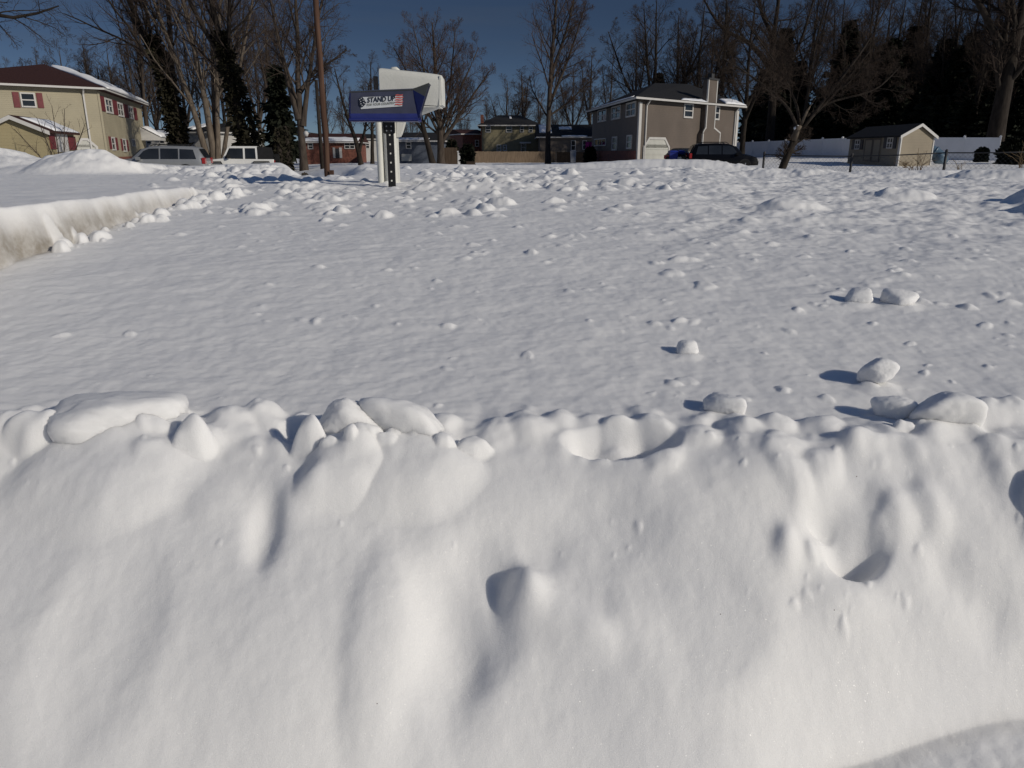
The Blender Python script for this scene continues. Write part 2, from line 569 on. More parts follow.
# plain: wind ripples, longer across than deep, and slow swell
plainw = 1 - face
amp = np.interp(Yg, [0, 2, 6, 12, 30, 60], [0.010, 0.012, 0.016, 0.03, 0.05, 0.06])
Z += plainw * amp * ((0.55 + 0.6 * noise2(Xg * 0.9, Yg * 0.9, 8)) * 0.95 * fbm(Xg * 1.35 + 0.8 * noise2(Xg * 1.5, Yg * 2, 5), Yg * 2.3 + 0.8 * noise2(Xg * 1.1, Yg * 1.3, 6), 1, 4, 0.5) + 0.8 * noise2(Xg * 0.7, Yg * 0.9, 7))
Z += plainw * np.interp(Yg, [0, 8, 20, 100], [0.003, 0.0045, 0.01, 0.01]) * fbm(Xg * 11, Yg * 12, 21, 3, 0.6)
# rough, pitted right half and the far ploughed ground
rough = sst(0.02, 0.30, Xg / GD[:, None]) * sst(2.2, 4.5, Yg) * sst(60, 25, Yg)
Z += rough * 0.035 * np.interp(Yg, [0, 4, 12, 40], [0.5, 0.8, 1.2, 1.5]) * fbm(Xg * 2.6, Yg * 3.2, 55, 4, 0.6)
# bank face: soft vertical furrows, slumps
fx = face * np.clip(1.15 - 0.25 * tb, 0.3, 1)
Z += fx * (0.013 * noise2(Xg * 3.6, Yg * 1.4, 60) + 0.018 * noise2(Xg * 2.3 + 7, Yg * 3.2, 66) + 0.003 * noise2(Xg * 9 + 3, Yg * 5.0, 61) + 0.006 * noise2(Xg * 3 + 3, Yg * 5.0, 65) + 0.0018 * fbm(Xg * 22, Yg * 20, 62, 3))
# crest: uneven lumps on the skyline
cw = np.exp(-((Yg - crest_y(Xg) + 0.03) / 0.10) ** 2)
Z += cw * (0.022 * fbm(Xg * 7, Yg * 5, 70, 2) + 0.010)

bump = np.zeros_like(Z)


def stamp(arr, cx, cy, rx, ry, h, p=0.5, rot=0.0, mode='max', jag=0.0, seed=0):
    if cy < 0.75: return
    R = max(rx, ry) * 1.05
    i0, i1 = np.searchsorted(rows, [cy - R, cy + R])
    ts = [(cx + sx * R) / max(cy + sy * R, 0.72) for sx in (-1, 1) for sy in (-1, 1)]
    j0, j1 = np.searchsorted(tcol, [min(ts), max(ts)])
    if i1 - i0 < 2 or j1 - j0 < 2: return
    dx, dy = Xg[i0:i1, j0:j1] - cx, Yg[i0:i1, j0:j1] - cy
    c, s = math.cos(rot), math.sin(rot)
    u, v = (dx * c + dy * s) / rx, (-dx * s + dy * c) / ry
    d2 = u * u + v * v
    if jag:
        a = np.arctan2(v, u)
        d2 = d2 * (1 + jag * np.sin(a * 3 + seed) + 0.6 * jag * np.sin(a * 5 + seed * 2.3))
    q = np.clip(1 - d2, 0, 1)
    sub = arr[i0:i1, j0:j1]
    val = h * (q ** p if p != 'g' else q * q * (3 - 2 * q))
    if mode == 'max':
        np.maximum(sub, val, out=sub)
    else:
        sub += val


def blur(a, sig, sigx=None):
    for ax, sg in ((0, sig), (1, sigx or sig)):
        n = int(3 * sg) + 1
        k = np.exp(-0.5 * (np.arange(-n, n + 1) / sg) ** 2); k /= k.sum()
        pad = [(n, n) if i == ax else (0, 0) for i in (0, 1)]
        b = np.pad(a, pad, mode='edge')
        r = np.zeros_like(a)
        for i, q in enumerate(k):
            r += q * (b[i:i + a.shape[0]] if ax == 0 else b[:, i:i + a.shape[1]])
        a = r
    return a


# --- churned lumps thrown by the plough
def lump_field(n, pxr, pyr, rr, hk=(0.5, 0.9), seed=0, bias=1.0, patch=None):
    g = np.random.default_rng(seed)
    for k in range(n):
        px, py = g.uniform(*pxr), pyr[0] + (pyr[1] - pyr[0]) * g.random() ** bias
        if patch is not None and float(noise2(np.array([px * patch]), np.array([py * patch * 2.4]), seed)[0]) < g.uniform(-0.25, 0.3): continue
        p = px_on_ground(px, py, 60)
        r = g.uniform(0, 1) ** 3.2 * (rr[1] - rr[0]) + rr[0]
        r *= np.interp(p.y, [2, 6, 10, 25], [0.8, 1.0, 1.2, 1.9])
        stamp(bump, p.x, p.y, r * g.uniform(1.0, 1.5), r * g.uniform(0.6, 1.0), r * 0.58 * g.uniform(*hk), g.uniform(0.4, 0.75), g.uniform(0, 3.1), 'max', 0.22, g.uniform(0, 6))


lump_field(2300, (140, 580), (168, 216), (0.010, 0.075), (0.4, 1.3), seed=1, bias=1.5, patch=0.02)
lump_field(600, (150, 480), (168, 200), (0.010, 0.06), (0.5, 1.3), seed=11, bias=1.2)
lump_field(900, (430, 690), (166, 192), (0.012, 0.075), (0.4, 1.2), seed=2, patch=0.02)
lump_field(420, (260, 820), (180, 260), (0.012, 0.05), seed=3, bias=1.6, patch=0.012)
lump_field(360, (560, 1400), (175, 300), (0.015, 0.07), (0.25, 0.6), seed=4, bias=1.3, patch=0.012)
lump_field(300, (-300, 1324), (215, 420), (0.005, 0.026), (0.4, 0.9), seed=5, patch=0.01)
lump_field(240, (200, 1300), (200, 330), (0.006, 0.03), (0.4, 0.9), seed=15)
lump_field(260, (650, 1350), (230, 410), (0.008, 0.028), (0.5, 0.9), seed=6, patch=0.012)
lump_field(300, (110, 330), (163, 174), (0.05, 0.16), (0.6, 1.0), seed=7)
lump_field(120, (600, 800), (162, 174), (0.06, 0.16), (0.3, 0.6), seed=8)
bump = blur(bump, 0.7)
mbx = np.exp(-(((Xg + 1.0) / 0.45) ** 2 + ((Yg - 6.0) / 0.55) ** 2))
bump *= 1 - 0.6 * mbx
Z += bump * (1 + 0.35 * fbm(Xg * 18, Yg * 18, 80, 2))

# --- named swells
big = np.zeros_like(Z)
for (px, py, Y, rx, ry, h, p) in [
        (98, 178, 10.0, 0.85, 1.2, 0.27, 'g'), (112, 178, 9.6, 0.45, 0.8, 0.06, 'g'), (5, 170, 11, 0.9, 1.3, 0.24, 'g'), (-80, 170, 11, 1.6, 1.6, 0.34, 'g'), (50, 178, 10.4, 0.8, 0.9, 0.12, 'g'),
        (150, 168, 17, 1.6, 1.2, 0.28, 'g'), (200, 168, 21, 2.2, 1.6, 0.28, 'g'), (262, 168, 20, 1.5, 1.4, 0.30, 'g'), (295, 170, 17, 0.9, 0.8, 0.22, 'g'), (350, 170, 18, 1.0, 1.2, 0.24, 'g'),
        (445, 172, 14, 1.0, 0.9, 0.17, 'g'), (480, 172, 16, 1.2, 0.9, 0.12, 'g'), (560, 168, 17, 2.4, 1.2, 0.18, 'g'), (620, 166, 19, 2.6, 1.4, 0.22, 'g'), (690, 166, 19, 3, 1.6, 0.26, 'g'),
        (470, 200, 6.0, 0.5, 0.3, 0.045, 'g'), (300, 196, 6.0, 0.4, 0.25, 0.03, 'g'),
        (785, 178, 10.5, 0.9, 0.55, 0.13, 'g'), (820, 178, 11, 0.8, 0.5, 0.10, 'g'), (905, 203, 5.4, 0.20, 0.14, 0.050, 0.8), (880, 203, 5.5, 0.12, 0.1, 0.025, 0.8),
        (790, 222, 4.7, 0.26, 0.12, 0.045, 'g'), (960, 180, 10, 1.2, 0.7, 0.14, 'g'), (1010, 186, 8.6, 0.8, 0.5, 0.15, 'g'), (880, 183, 10, 1.2, 0.6, 0.10, 'g'),
        (1080, 215, 4.9, 0.46, 0.45, 0.17, 'g'), (1060, 236, 4.4, 0.3, 0.3, 0.10, 'g')]:
    q = at(px, py, Y)
    stamp(big, q.x, q.y, rx, ry, h, p, 0, 'add')
big *= np.interp(Yg, [0, 7, 12, 30], [1, 1, 0.75, 0.65])
Z += big * (1 + 0.20 * fbm(Xg * 2.2, Yg * 2.2, 90, 4, 0.6))
# churn on the big piles
Z += sst(0.04, 0.25, big) * 0.03 * fbm(Xg * 3.5, Yg * 3.5, 91, 3, 0.6)

# keep the far ridges below the line where the photograph's snow ends
pxg = 512 + F / CP * Xg / GD[:, None] * 0.985
SKX = [-200, 0, 20, 45, 60, 80, 100, 112, 125, 135, 150, 180, 205, 230, 262, 282, 300, 330, 345, 380, 430, 480, 560, 600, 640, 700, 745, 775, 850, 1024]
SKY = [146, 147, 150, 155, 155, 151, 148, 150, 159, 161.5, 163.5, 165.5, 165.8, 164.2, 164, 162.5, 163, 161.5, 163, 164.5, 163.5, 164.5, 164, 162, 159.5, 159.5, 160, 166, 170, 170]
lim = 1.0 - GD[:, None] * (np.interp(pxg, SKX, SKY) - HORIZON) / (F / CP)
ridge_zone = sst(6.5, 10, Yg) * sst(60, 45, Yg) * np.where(pxg > 752, sst(28, 22, Yg), 1)
lim = lim + 0.012 * Yg / 10 * fbm(Xg * 1.7, Yg * 1.7, 92, 3, 0.6)
ex = np.maximum(Z - lim, 0)
Z = Z - ex * 0.93 * ridge_zone

# the street drops away round the utility pole
dipm = np.exp(-((pxg - 324) / 30) ** 4) * sst(7.6, 10.5, Yg) * sst(36, 28, Yg)
dipz = 1.0 - GD[:, None] * (181.5 - HORIZON) / (F / CP) + 0.5 * bump
Z = Z - np.maximum(Z - dipz, 0) * dipm

# --- left plateau with a sawn, dirty face
edge = -1.97 - 0.06 * (Yg - 3.0) + 0.035 * noise2(Yg * 2.5, Yg * 0, 33) + 0.012 * noise2(Yg * 9, Yg * 0, 34) + 0.05 * noise2(Yg * .7, Yg * 0, 35)
side = edge - Xg
fadep = sst(6.3, 5.0, Yg + 0.3 * noise2(Xg * 2, Yg * 2, 31))
top = 1.0 - np.interp(Yg, [2, 3, 4.5, 6, 8, 10], [0.205, 0.208, 0.218, 0.235, 0.27, 0.27]) + 0.010 * fbm(Xg * 3, Yg * 3.5, 36, 4, 0.55)
wob = 0.012 * noise2(Yg * 7, Z * 14, 37)
pw = sst(-0.012, 0.05, side + wob) ** 0.6 * fadep

Zp = np.maximum(Z, top)
Z = Z * (1 - pw) + Zp * pw
dirt_and_crease = np.exp(-((side - 0.000) / 0.022) ** 2) * fadep * sst(6.8, 3.2, Yg) * 0.65
dirt_and_crease += np.exp(-((side + 0.03) / 0.025) ** 2) * fadep * 0.35 * np.clip(noise2(Yg * 3, Yg * 0 + 2, 38) * 2 + 0.2, 0, 1) * sst(6, 3.2, Yg)
# crumbled blocks along the foot
foot = np.zeros_like(Z)
g = np.random.default_rng(9)
for k in range(130):
    yy = 3.05 + g.random() ** 0.8 * 2.6
    xx = -1.97 - 0.06 * (yy - 3.0) + 0.03 + abs(g.normal(0, 0.07))
    r = 0.010 + 0.05 * g.random() ** 3
    stamp(foot, xx, yy, r, r * g.uniform(.6, 1), r * g.uniform(.6, 1.0), 0.6, g.uniform(0, 3), 'max', 0.22, g.uniform(0, 6))
Z += foot
dirt_and_crease = dirt_and_crease * (1 - 0.7 * sst(0.004, 0.02, foot))

# --- carving of the near bank (positions on the bank, sizes in metres)
carve = np.zeros_like(Z)
for (px, py, rx, ry, h, rot) in [
        (522, 588, 0.055, 0.050, 0.034, 0.4), (565, 618, 0.11, 0.05, 0.020, -0.4), (470, 600, 0.11, 0.13, -0.034, 0.2), (452, 650, 0.07, 0.12, -0.018, 0.0), (500, 580, 0.03, 0.03, -0.016, 0), (510, 540, 0.13, 0.07, -0.018, 0.0), (600, 632, 0.05, 0.02, 0.008, 0),
        (600, 540, 0.16, 0.13, -0.018, 0), (265, 530, 0.035, 0.09, -0.028, 0.1), (300, 500, 0.06, 0.05, 0.014, 0), (215, 500, 0.06, 0.06, 0.010, 0), (100, 640, 0.12, 0.18, -0.02, 0), (380, 640, 0.07, 0.18, 0.02, 0),
        (856, 545, 0.078, 0.042, -0.072, 0.2), (828, 520, 0.055, 0.028, -0.050, 0.1), (787, 548, 0.028, 0.034, 0.036, 0), (898, 516, 0.045, 0.04, 0.030, 0), (855, 500, 0.07, 0.03, -0.012, 0), (848, 604, 0.09, 0.030, 0.016, 0), (930, 508, 0.03, 0.06, 0.026, 0.3), (836, 552, 0.035, 0.010, 0.014, 0.3), (870, 520, 0.02, 0.015, 0.012, 0), (950, 570, 0.05, 0.05, -0.02, 0),
        (700, 600, 0.14, 0.12, -0.020, 0), (985, 610, 0.06, 0.05, -0.018, 0), (1064, 520, 0.075, 0.08, 0.085, 0), (855, 445, 0.022, 0.025, 0.028, 0)]:
    q = px_on_bank(px, py)
    stamp(carve, q.x, q.y, rx, ry, h, 'g', rot, 'add')
Z += blur(carve, 5, 5) * 1.0
# the broken pocket on the right keeps crisper rims, and crumbs lie below it and under the crest
pock = np.zeros_like(Z)
for (px, py, rx, ry, h, rot) in [(846, 548, 0.050, 0.020, -0.020, 0.15), (824, 518, 0.036, 0.013, -0.018, 0.2), (880, 530, 0.02, 0.03, 0.010, 0), (812, 552, 0.012, 0.022, 0.012, 0.3)]:
    q = px_on_bank(px, py)
    stamp(pock, q.x, q.y, rx, ry, h, 'g', rot, 'add', 0.15, px)
g = np.random.default_rng(61)
crumb = np.zeros_like(Z)
for k in range(70):
    near_pocket = k < 18
    q = px_on_bank(g.normal(850, 45), g.normal(590, 25)) if near_pocket else px_on_bank(g.uniform(0, 1024), 440 + 110 * g.random() ** 2.2)
    r = 0.003 + 0.006 * g.random() ** 3
    stamp(crumb, q.x, q.y, r * g.uniform(1, 1.5), r, r * g.uniform(.5, .9), 0.6, g.uniform(0, 3), 'max', 0.25, g.uniform(0, 6))
Z += blur(pock, 2, 2) + blur(crumb, 0.8, 0.8)
# hollow behind the crest
# lumps on the skyline of the bank
sk = np.zeros_like(Z)
g = np.random.default_rng(21)
for k in range(420):
    x = g.uniform(-1.7, 1.8)
    yc = float(crest_y(np.array([x]))[0])
    r = 0.006 + 0.036 * g.random() ** 3
    stamp(sk, x, yc + g.normal(0.0, 0.05), r * g.uniform(1, 1.6), r, r * g.uniform(.25, .6), 0.75, g.uniform(0, 3), 'max', 0.15, g.uniform(0, 6))
for (px, py, r, h) in [(232, 424, 0.06, 0.035), (262, 420, 0.05, 0.045), (205, 440, 0.05, 0.03), (330, 440, .06, .03), (495, 435, 0.05, 0.02), (530, 432, 0.06, 0.022), (700, 438, .05, .02), (740, 432, .05, .03), (775, 430, .05, .03), (980, 418, .07, .045), (1010, 420, .06, .05), (10, 435, 0.06, 0.035)]:
    q = px_on_ground(px, py)
    stamp(sk, q.x, q.y, r, r * .8, h, 0.75, 0, 'max', 0.1, px)
Z += 0.95 * blur(sk, 2.5, 2.5) * (1 + 0.2 * fbm(Xg * 25, Yg * 25, 95, 2))

for (px, py, rx, ry, h) in [(622, 441, 0.135, 0.060, -0.062), (600, 444, 0.07, 0.03, -0.012), (300, 432, 0.05, 0.06, -0.035)]:
    q = px_on_ground(px, py)
    a = np.zeros_like(Z); stamp(a, q.x, q.y, rx, ry, h, 'g', 0, 'add'); Z += a

# snow drifted and slumped round the feet of the loose blocks
drift = np.zeros_like(Z)
for (px, py, wpx, hpx) in [(115, 442, 142, 66), (352, 446, 78, 74), (415, 444, 100, 66), (876, 386, 35, 29), (722, 412, 36, 26), (890, 420, 36, 32), (936, 424, 62, 48), (902, 305, 30, 18), (688, 356, 22, 15), (856, 303, 22, 16)]:
    q = px_on_ground(px, py + hpx * 0.10)
    k_ = q.y / F
    stamp(drift, q.x, q.y - 0.2 * wpx * k_ * 0.5, wpx * k_ * 0.80, wpx * k_ * 0.62, hpx * k_ * (0.34 if wpx > 50 else 0.12), 'g', 0.2, 'max', 0.12, px)
g = np.random.default_rng(88)
for (px, py, wpx, hpx) in [(115, 432, 146, 74), (352, 437, 80, 84), (416, 435, 104, 76), (936, 424, 62, 48)]:
    k_ = px_on_ground(px, py).y / F
    for j in range(5):
        q = px_on_ground(px + wpx * (j / 4 - .5) * 1.05, py + 8 + g.uniform(0, 8))
        r = wpx * k_ * g.uniform(.16, .26)
        stamp(drift, q.x, q.y, r, r * .7, hpx * k_ * g.uniform(.22, .40), 'g', 0, 'max', 0.15, j + px)
Z += drift * (1 + 0.12 * fbm(Xg * 12, Yg * 12, 93, 2))

# gritty ground at the foot of the bank, right; thin darker crease line
foot_r = sst(1.18, 1.40, tb + 0.10 * fbm(Xg * 7, Yg * 7, 97, 3)) * sst(0.36, 0.62, Xg) + np.exp(-((tb - 1.03) / 0.05) ** 2) * 0.22 * sst(0.2, 0.6, Xg)
dirt_and_crease += np.clip(foot_r * (0.55 + 0.5 * fbm(Xg * 12, Yg * 12, 99, 3)), 0, 0.9) * sst(0.35, 0.60, Xg)
Z += sst(0.95, 1.1, tb) * 0.0016 * fbm(Xg * 40, Yg * 40, 98, 3) + sst(0.95, 1.1, tb) * 0.006 * fbm(Xg * 5, Yg * 7, 96, 2)

nr, nc = Z.shape
V = np.stack([Xg, Yg, Z], -1).reshape(-1, 3)
idx = np.arange(nr * nc).reshape(nr, nc)
Q = np.stack([idx[:-1, :-1], idx[:-1, 1:], idx[1:, 1:], idx[1:, :-1]], -1).reshape(-1, 4)
ground = np_mesh("snow_ground", V, Q, M['snow'])
a_ = ground.data.attributes.new("dirt_and_crease", 'FLOAT', 'POINT')
fine_a = ground.data.attributes.new("fine", 'FLOAT', 'POINT')
fine_a.data.foreach_set('value', np.interp(Yg, [0, 4, 9, 22], [1, 1, 0.7, 0.0]).astype(np.float32).ravel())
a_ = ground.data.attributes["dirt_and_crease"]
a_.data.foreach_set('value', np.clip(dirt_and_crease, 0, 1).astype(np.float32).ravel())
tag(ground, kind='structure')


def gz(x, y):
    """height of the finished sheet at a point"""
    i = int(np.clip(np.searchsorted(rows, y), 1, nr - 1))
    j = int(np.clip(np.searchsorted(tcol, x / max(rows[i], 0.72)), 1, nc - 1))
    return float(Z[i, j])


# ------------------------------------------------------------------ loose snow blocks lying on the bank and the field
def snow_block(px, py, wpx, hpx, depth_k, seed, label, flat=0.0, rot=0.0, tiltz=0.0, Y=None, sink=0.25):
    p = px_on_ground(px, py)
    if Y: p = at(px, py, Y)
    k = p.y / F * 1.05
    rx, rz = wpx * k / 1.75, hpx * k / 1.8
    ry = rx * depth_k
    import bmesh
    bm = bmesh.new()
    bmesh.ops.create_icosphere(bm, subdivisions=5, radius=1.0)
    co = np.array([v.co[:] for v in bm.verts])
    # broken block: a rounded polytope from random cutting planes, softened by thaw
    gg = np.random.default_rng(seed)
    nn = gg.normal(0, 1, (11, 3)); nn /= np.linalg.norm(nn, axis=1, keepdims=True)
    dd = gg.uniform(0.62, 1.0, 11)
    nn = np.concatenate([nn, np.array([[1, 0, 0], [-1, 0, 0], [0, 1, 0], [0, -1, 0], [0, 0, 1], [0, 0, -1.]])]); dd = np.concatenate([dd, np.full(6, 1.0)])
    pr = np.maximum(co @ nn.T, 0) / dd[None, :]
    rr_ = (pr ** 7).sum(1) ** (-1 / 7)
    d = rr_ * (1 + 0.05 * noise2(co[:, 0] * 2.0 + seed, co[:, 1] * 2 + co[:, 2] * 1.7, seed) + 0.04 * fbm(co[:, 0] * 5 + seed, co[:, 1] * 5 + co[:, 2] * 4, seed + 2, 4, 0.6))
    co = co * d[:, None]
    co[:, 2] += flat * co[:, 0]
    co *= np.array([rx, ry, rz])
    c, s = math.cos(tiltz), math.sin(tiltz)
    x, z = co[:, 0] * c - co[:, 2] * s, co[:, 0] * s + co[:, 2] * c
    co[:, 0], co[:, 2] = x, z
    for v, q in zip(bm.verts, co): v.co = q
    me = bpy.data.meshes.new("snow_block")
    bm.to_mesh(me); bm.free()
    me.polygons.foreach_set('use_smooth', [True] * len(me.polygons))
    me.materials.append(M['lump'])
    o = bpy.data.objects.new("snow_block", me)
    COL.objects.link(o)
    o.location = (p.x, p.y, gz(p.x, p.y) - hpx * (0.2 if wpx > 50 else 0.06) * k + rz * (1 - 2 * sink))
    o.rotation_euler = (0, 0, rot)
    tag(o, label, "snow block", "loose snow blocks on the bank and field")
    return o


snow_block(115, 432, 146, 74, 0.6, 3, "widest flat-topped snow slab on the left end of the near bank crest", flat=-0.12, sink=0.46)
snow_block(352, 437, 80, 84, 0.7, 8, "tall wedge of snow standing on the near bank crest, leaning on a rounder slab", flat=-0.45, tiltz=-0.05, sink=0.44)
snow_block(416, 435, 104, 76, 0.55, 12, "broad rounded snow slab on the crest beside the leaning wedge", flat=-0.22, sink=0.46)
snow_block(876, 386, 35, 29, 0.85, 17, "round snowball alone on the smooth field casting a long shadow", sink=0.12)
snow_block(722, 412, 36, 26, 0.8, 23, "small snow clod behind the crest, right of the shaded hollow", sink=0.35)
snow_block(890, 420, 36, 32, 0.8, 29, "pointed snow clod left of the biggest right-hand block", flat=0.3, sink=0.36)
snow_block(936, 424, 62, 48, 0.8, 31, "biggest snow block on the right end of the crest", flat=0.2, sink=0.36)
snow_block(902, 305, 30, 18, 0.8, 37, "low snow lump in the middle of the right field", sink=0.25)
snow_block(688, 356, 22, 15, 0.8, 41, "little snow lump alone in the centre right of the field", sink=0.25)
snow_block(856, 303, 22, 16, 0.8, 43, "small peaked snow lump left of the low lump on the right field", flat=0.2, sink=0.25)
# ------------------------------------------------------------------ houses
class Wall:
    """vertical wall plane seen from outside: p0 on the left, p1 on the right"""
    def __init__(s, p0, p1):
        s.p0, s.p1 = Vector((p0[0], p0[1], 0)), Vector((p1[0], p1[1], 0))
        s.L = (s.p1 - s.p0).length
        s.u = (s.p1 - s.p0) / s.L
        s.n = Vector((s.u.y, -s.u.x, 0))

    def pt(s, u, z, d=0.0):
        p = s.p0 + s.u * u + s.n * d
        return (p.x, p.y, z)

    def px(s, px, py):
        d = ray(px, py)
        k = (s.p0 - EYE).dot(s.n) / d.dot(s.n)
        p = EYE + d * k
        return (p - s.p0).dot(s.u), p.z

    def box(s, mb, u0, u1, z0, z1, d0, d1):
        mb.hexa([s.pt(u0, z0, d1), s.pt(u1, z0, d1), s.pt(u1, z0, d0), s.pt(u0, z0, d0), s.pt(u0, z1, d1), s.pt(u1, z1, d1), s.pt(u1, z1, d0), s.pt(u0, z1, d0)])

    def rect(s, a, b, c, d):     # pixel box -> u0,u1,z0,z1
        um = [s.px(a, (b + d) / 2)[0], s.px(c, (b + d) / 2)[0]]
        mx = (a + c) / 2
        return um[0], um[1], s.px(mx, d)[1], s.px(mx, b)[1]


def window(house, W, r, fr=0.09, bars=(1, 1), blind=False, name='window'):
    u0, u1, z0, z1 = r
    f = MB()
    W.box(f, u0 - fr, u0, z0 - fr, z1 + fr, 0.003, 0.07)
    W.box(f, u1, u1 + fr, z0 - fr, z1 + fr, 0.003, 0.07)
    W.box(f, u0, u1, z1, z1 + fr, 0.003, 0.07)
    W.box(f, u0, u1, z0 - fr, z0, 0.003, 0.09)
    b = 0.035
    for k in range(bars[0]):
        u = u0 + (u1 - u0) * (k + 1) / (bars[0] + 1)
        W.box(f, u - b, u + b, z0, z1, 0.02, 0.06)
    for k in range(bars[1]):
        z = z0 + (z1 - z0) * (k + 1) / (bars[1] + 1)
        W.box(f, u0, u1, z - b, z + b, 0.018, 0.058)
    o = f.build(name, M['trim'], house)
    g = MB()
    W.box(g, u0, u1, z0, z1, 0.004, 0.014)
    g.build('pane', M['blind'] if blind else M['glass'], o)
    return o


def shutter(house, W, r, m='maroon'):
    mb = MB()
    u0, u1, z0, z1 = r
    W.box(mb, u0, u1, z0, z1, 0.004, 0.05)
    W.box(mb, u0 + .05, u1 - .05, z0 + .06, (z0 + z1) / 2 - .03, 0.05, 0.06)
    W.box(mb, u0 + .05, u1 - .05, (z0 + z1) / 2 + .03, z1 - .06, 0.05, 0.06)
    mb.build('shutter', M[m], house)


def garage(house, W, r, clipped=0.3, panels=4):
    u0, u1, z0, z1 = r
    fr = MB()
    c = clipped
    pts = [(u0, z0), (u0, z1 - c), (u0 + c, z1), (u1 - c, z1), (u1, z1 - c), (u1, z0)]
    o_ = 0.16
    outer = [(u0 - o_, z0), (u0 - o_, z1 - c + .06), (u0 + c - .06, z1 + o_), (u1 - c + .06, z1 + o_), (u1 + o_, z1 - c + .06), (u1 + o_, z0)]
    for k in range(5):
        a, b2, d, e = pts[k], pts[k + 1], outer[k + 1], outer[k]
        fr.prism([W.pt(*a, 0.003), W.pt(*b2, 0.003), W.pt(*d, 0.003), W.pt(*e, 0.003)], W.n * 0.09)
    g = fr.build('garage_frame', M['trim'], house)
    d = MB()
    n = panels
    hh = (z1 - z0) / n
    for k in range(n):
        za, zb = z0 + k * hh + .015, z0 + (k + 1) * hh - .015
        if k == n - 1:
            d.prism([W.pt(u0, za, .006), W.pt(u1, za, .006), W.pt(u1, z1 - c, .006), W.pt(u1 - c, zb, .006), W.pt(u0 + c, zb, .006), W.pt(u0, z1 - c, .006)], W.n * 0.04)
        else:
            W.box(d, u0, u1, za, zb, .006, .046)
    W.box(d, u0, u1, z0, z1 - c, .002, .02)
    d.build('garage_door', M['door_white'], house)


def walls_body(house, pts, z0, z1, m, name='wall'):
    mb = MB()
    mb.prism([(p[0], p[1], z0) for p in pts], (0, 0, z1 - z0))
    return mb.build(name, M[m], house)


def offset_poly(pts, d):
    c = sum((Vector((p[0], p[1])) for p in pts), Vector((0, 0))) / len(pts)
    n = len(pts)
    res = []
    for i in range(n):
        a, b, e = Vector(pts[i - 1][:2]), Vector(pts[i][:2]), Vector(pts[(i + 1) % n][:2])
        d1, d2 = (b - a).normalized(), (e - b).normalized()
        n1, n2 = Vector((d1.y, -d1.x)), Vector((d2.y, -d2.x))
        if n1.dot(b - c) < 0: n1 = -n1
        if n2.dot(b - c) < 0: n2 = -n2
        den = 1 + n1.dot(n2)
        res.append(b + (n1 + n2) * (d / den))
    return res


def roof(house, pts, ridge, ze, m, over=0.45, fascia=True, fname='fascia'):
    """4 eave corners (ring) and ridge ends: ridge[0] belongs to the side pts[0]-pts[3], ridge[1] to pts[1]-pts[2]"""
    e = offset_poly(pts, over)
    t = 0.16
    v = [(p.x, p.y, ze) for p in e] + [tuple(r) for r in ridge] + [(p.x, p.y, ze - t) for p in e]
    f = [(0, 1, 5, 4), (1, 2, 5), (2, 3, 4, 5), (3, 0, 4), (9, 8, 7, 6)[::1]]
    for i in range(4):
        f.append((i, 6 + i, 6 + (i + 1) % 4, (i + 1) % 4))
    r = mesh_obj('roof', v, f, M[m], house)
    if fascia:
        fb = MB()
        e2 = offset_poly(pts, over + 0.05)
        e1 = offset_poly(pts, over + 0.003)
        for i in range(4):
            a, b, c_, d = e1[i], e1[(i + 1) % 4], e2[(i + 1) % 4], e2[i]
            fb.prism([(a.x, a.y, ze - .16), (b.x, b.y, ze - .16), (c_.x, c_.y, ze - .16), (d.x, d.y, ze - .16)], (0, 0, .13))
        fb.build(fname, M['trim'], house)
    return r, e


def snow_slab(poly, thick, label, seed=0, n=26, edge=0.5):
    """snow lying on a sloping roof panel: poly = 4 corners (may repeat one), eave edge first (0-1), swelling to a thick lip"""
    P = [Vector(p) for p in poly]
    V_, F_ = [], []
    g = np.random.default_rng(seed)
    N = n
    uu = np.linspace(0, 1, N + 1)
    nsz = noise2(uu[None, :] * 6 + seed, uu[:, None] * 3, seed + 5)
    nse = noise2(uu * 5 + seed, uu * 0, seed + 6)
    nrm = (P[1] - P[0]).cross(P[3] - P[0]).normalized()
    if nrm.z < 0: nrm = -nrm
    for layer in (0, 1):
        for j in range(N + 1):
            for i in range(N + 1):
                a, b = i / N, j / N
                bb = b
                hi = 1.0 + 0.12 * float(nse[i])
                p = (P[0] * (1 - a) + P[1] * a) * (1 - bb) + (P[3] * (1 - a) + P[2] * a) * bb
                p = p + (P[3] * (1 - a) + P[2] * a - (P[0] * (1 - a) + P[1] * a)) * (-(0.0) + (0.10 * float(nse[i]) if 0 < j < N else 0))
                t = thick * (0.75 + 0.7 * float(nsz[j, i])) * (min(1, 5 * a + .15) * min(1, 5 * (1 - a) + .15)) ** .5 * min(1, 4 * (1 - b) + .06) ** .5 * min(1, (6 * b + .6))
                p = p + nrm * (0.012 + (t if layer else 0))
                V_.append(tuple(p))
    K = (N + 1) ** 2
    for j in range(N):
        for i in range(N):
            q = j * (N + 1) + i
            F_.append((K + q, K + q + 1, K + q + N + 2, K + q + N + 1))
            F_.append((q + N + 1, q + N + 2, q + 1, q))
    for i in range(N):
        for (j, s_) in ((0, 1), (N, -1)):
            q = j * (N + 1) + i
            F_.append((q, q + 1, K + q + 1, K + q)[::s_])
        for (c_, s_) in ((0, -1), (N, 1)):
            q = i * (N + 1) + c_
            F_.append((q, q + N + 1, K + q + N + 1, K + q)[::s_])
    o = mesh_obj('roof_snow', V_, F_, M['roofsnow'], None, True)
    return tag(o, label, 'snow', kind='stuff')


def xy(px, Y):
    p = at(px, HORIZON, Y)
    return (p.x, p.y)


def zpx(px, py, Y):
    return at(px, py, Y).z


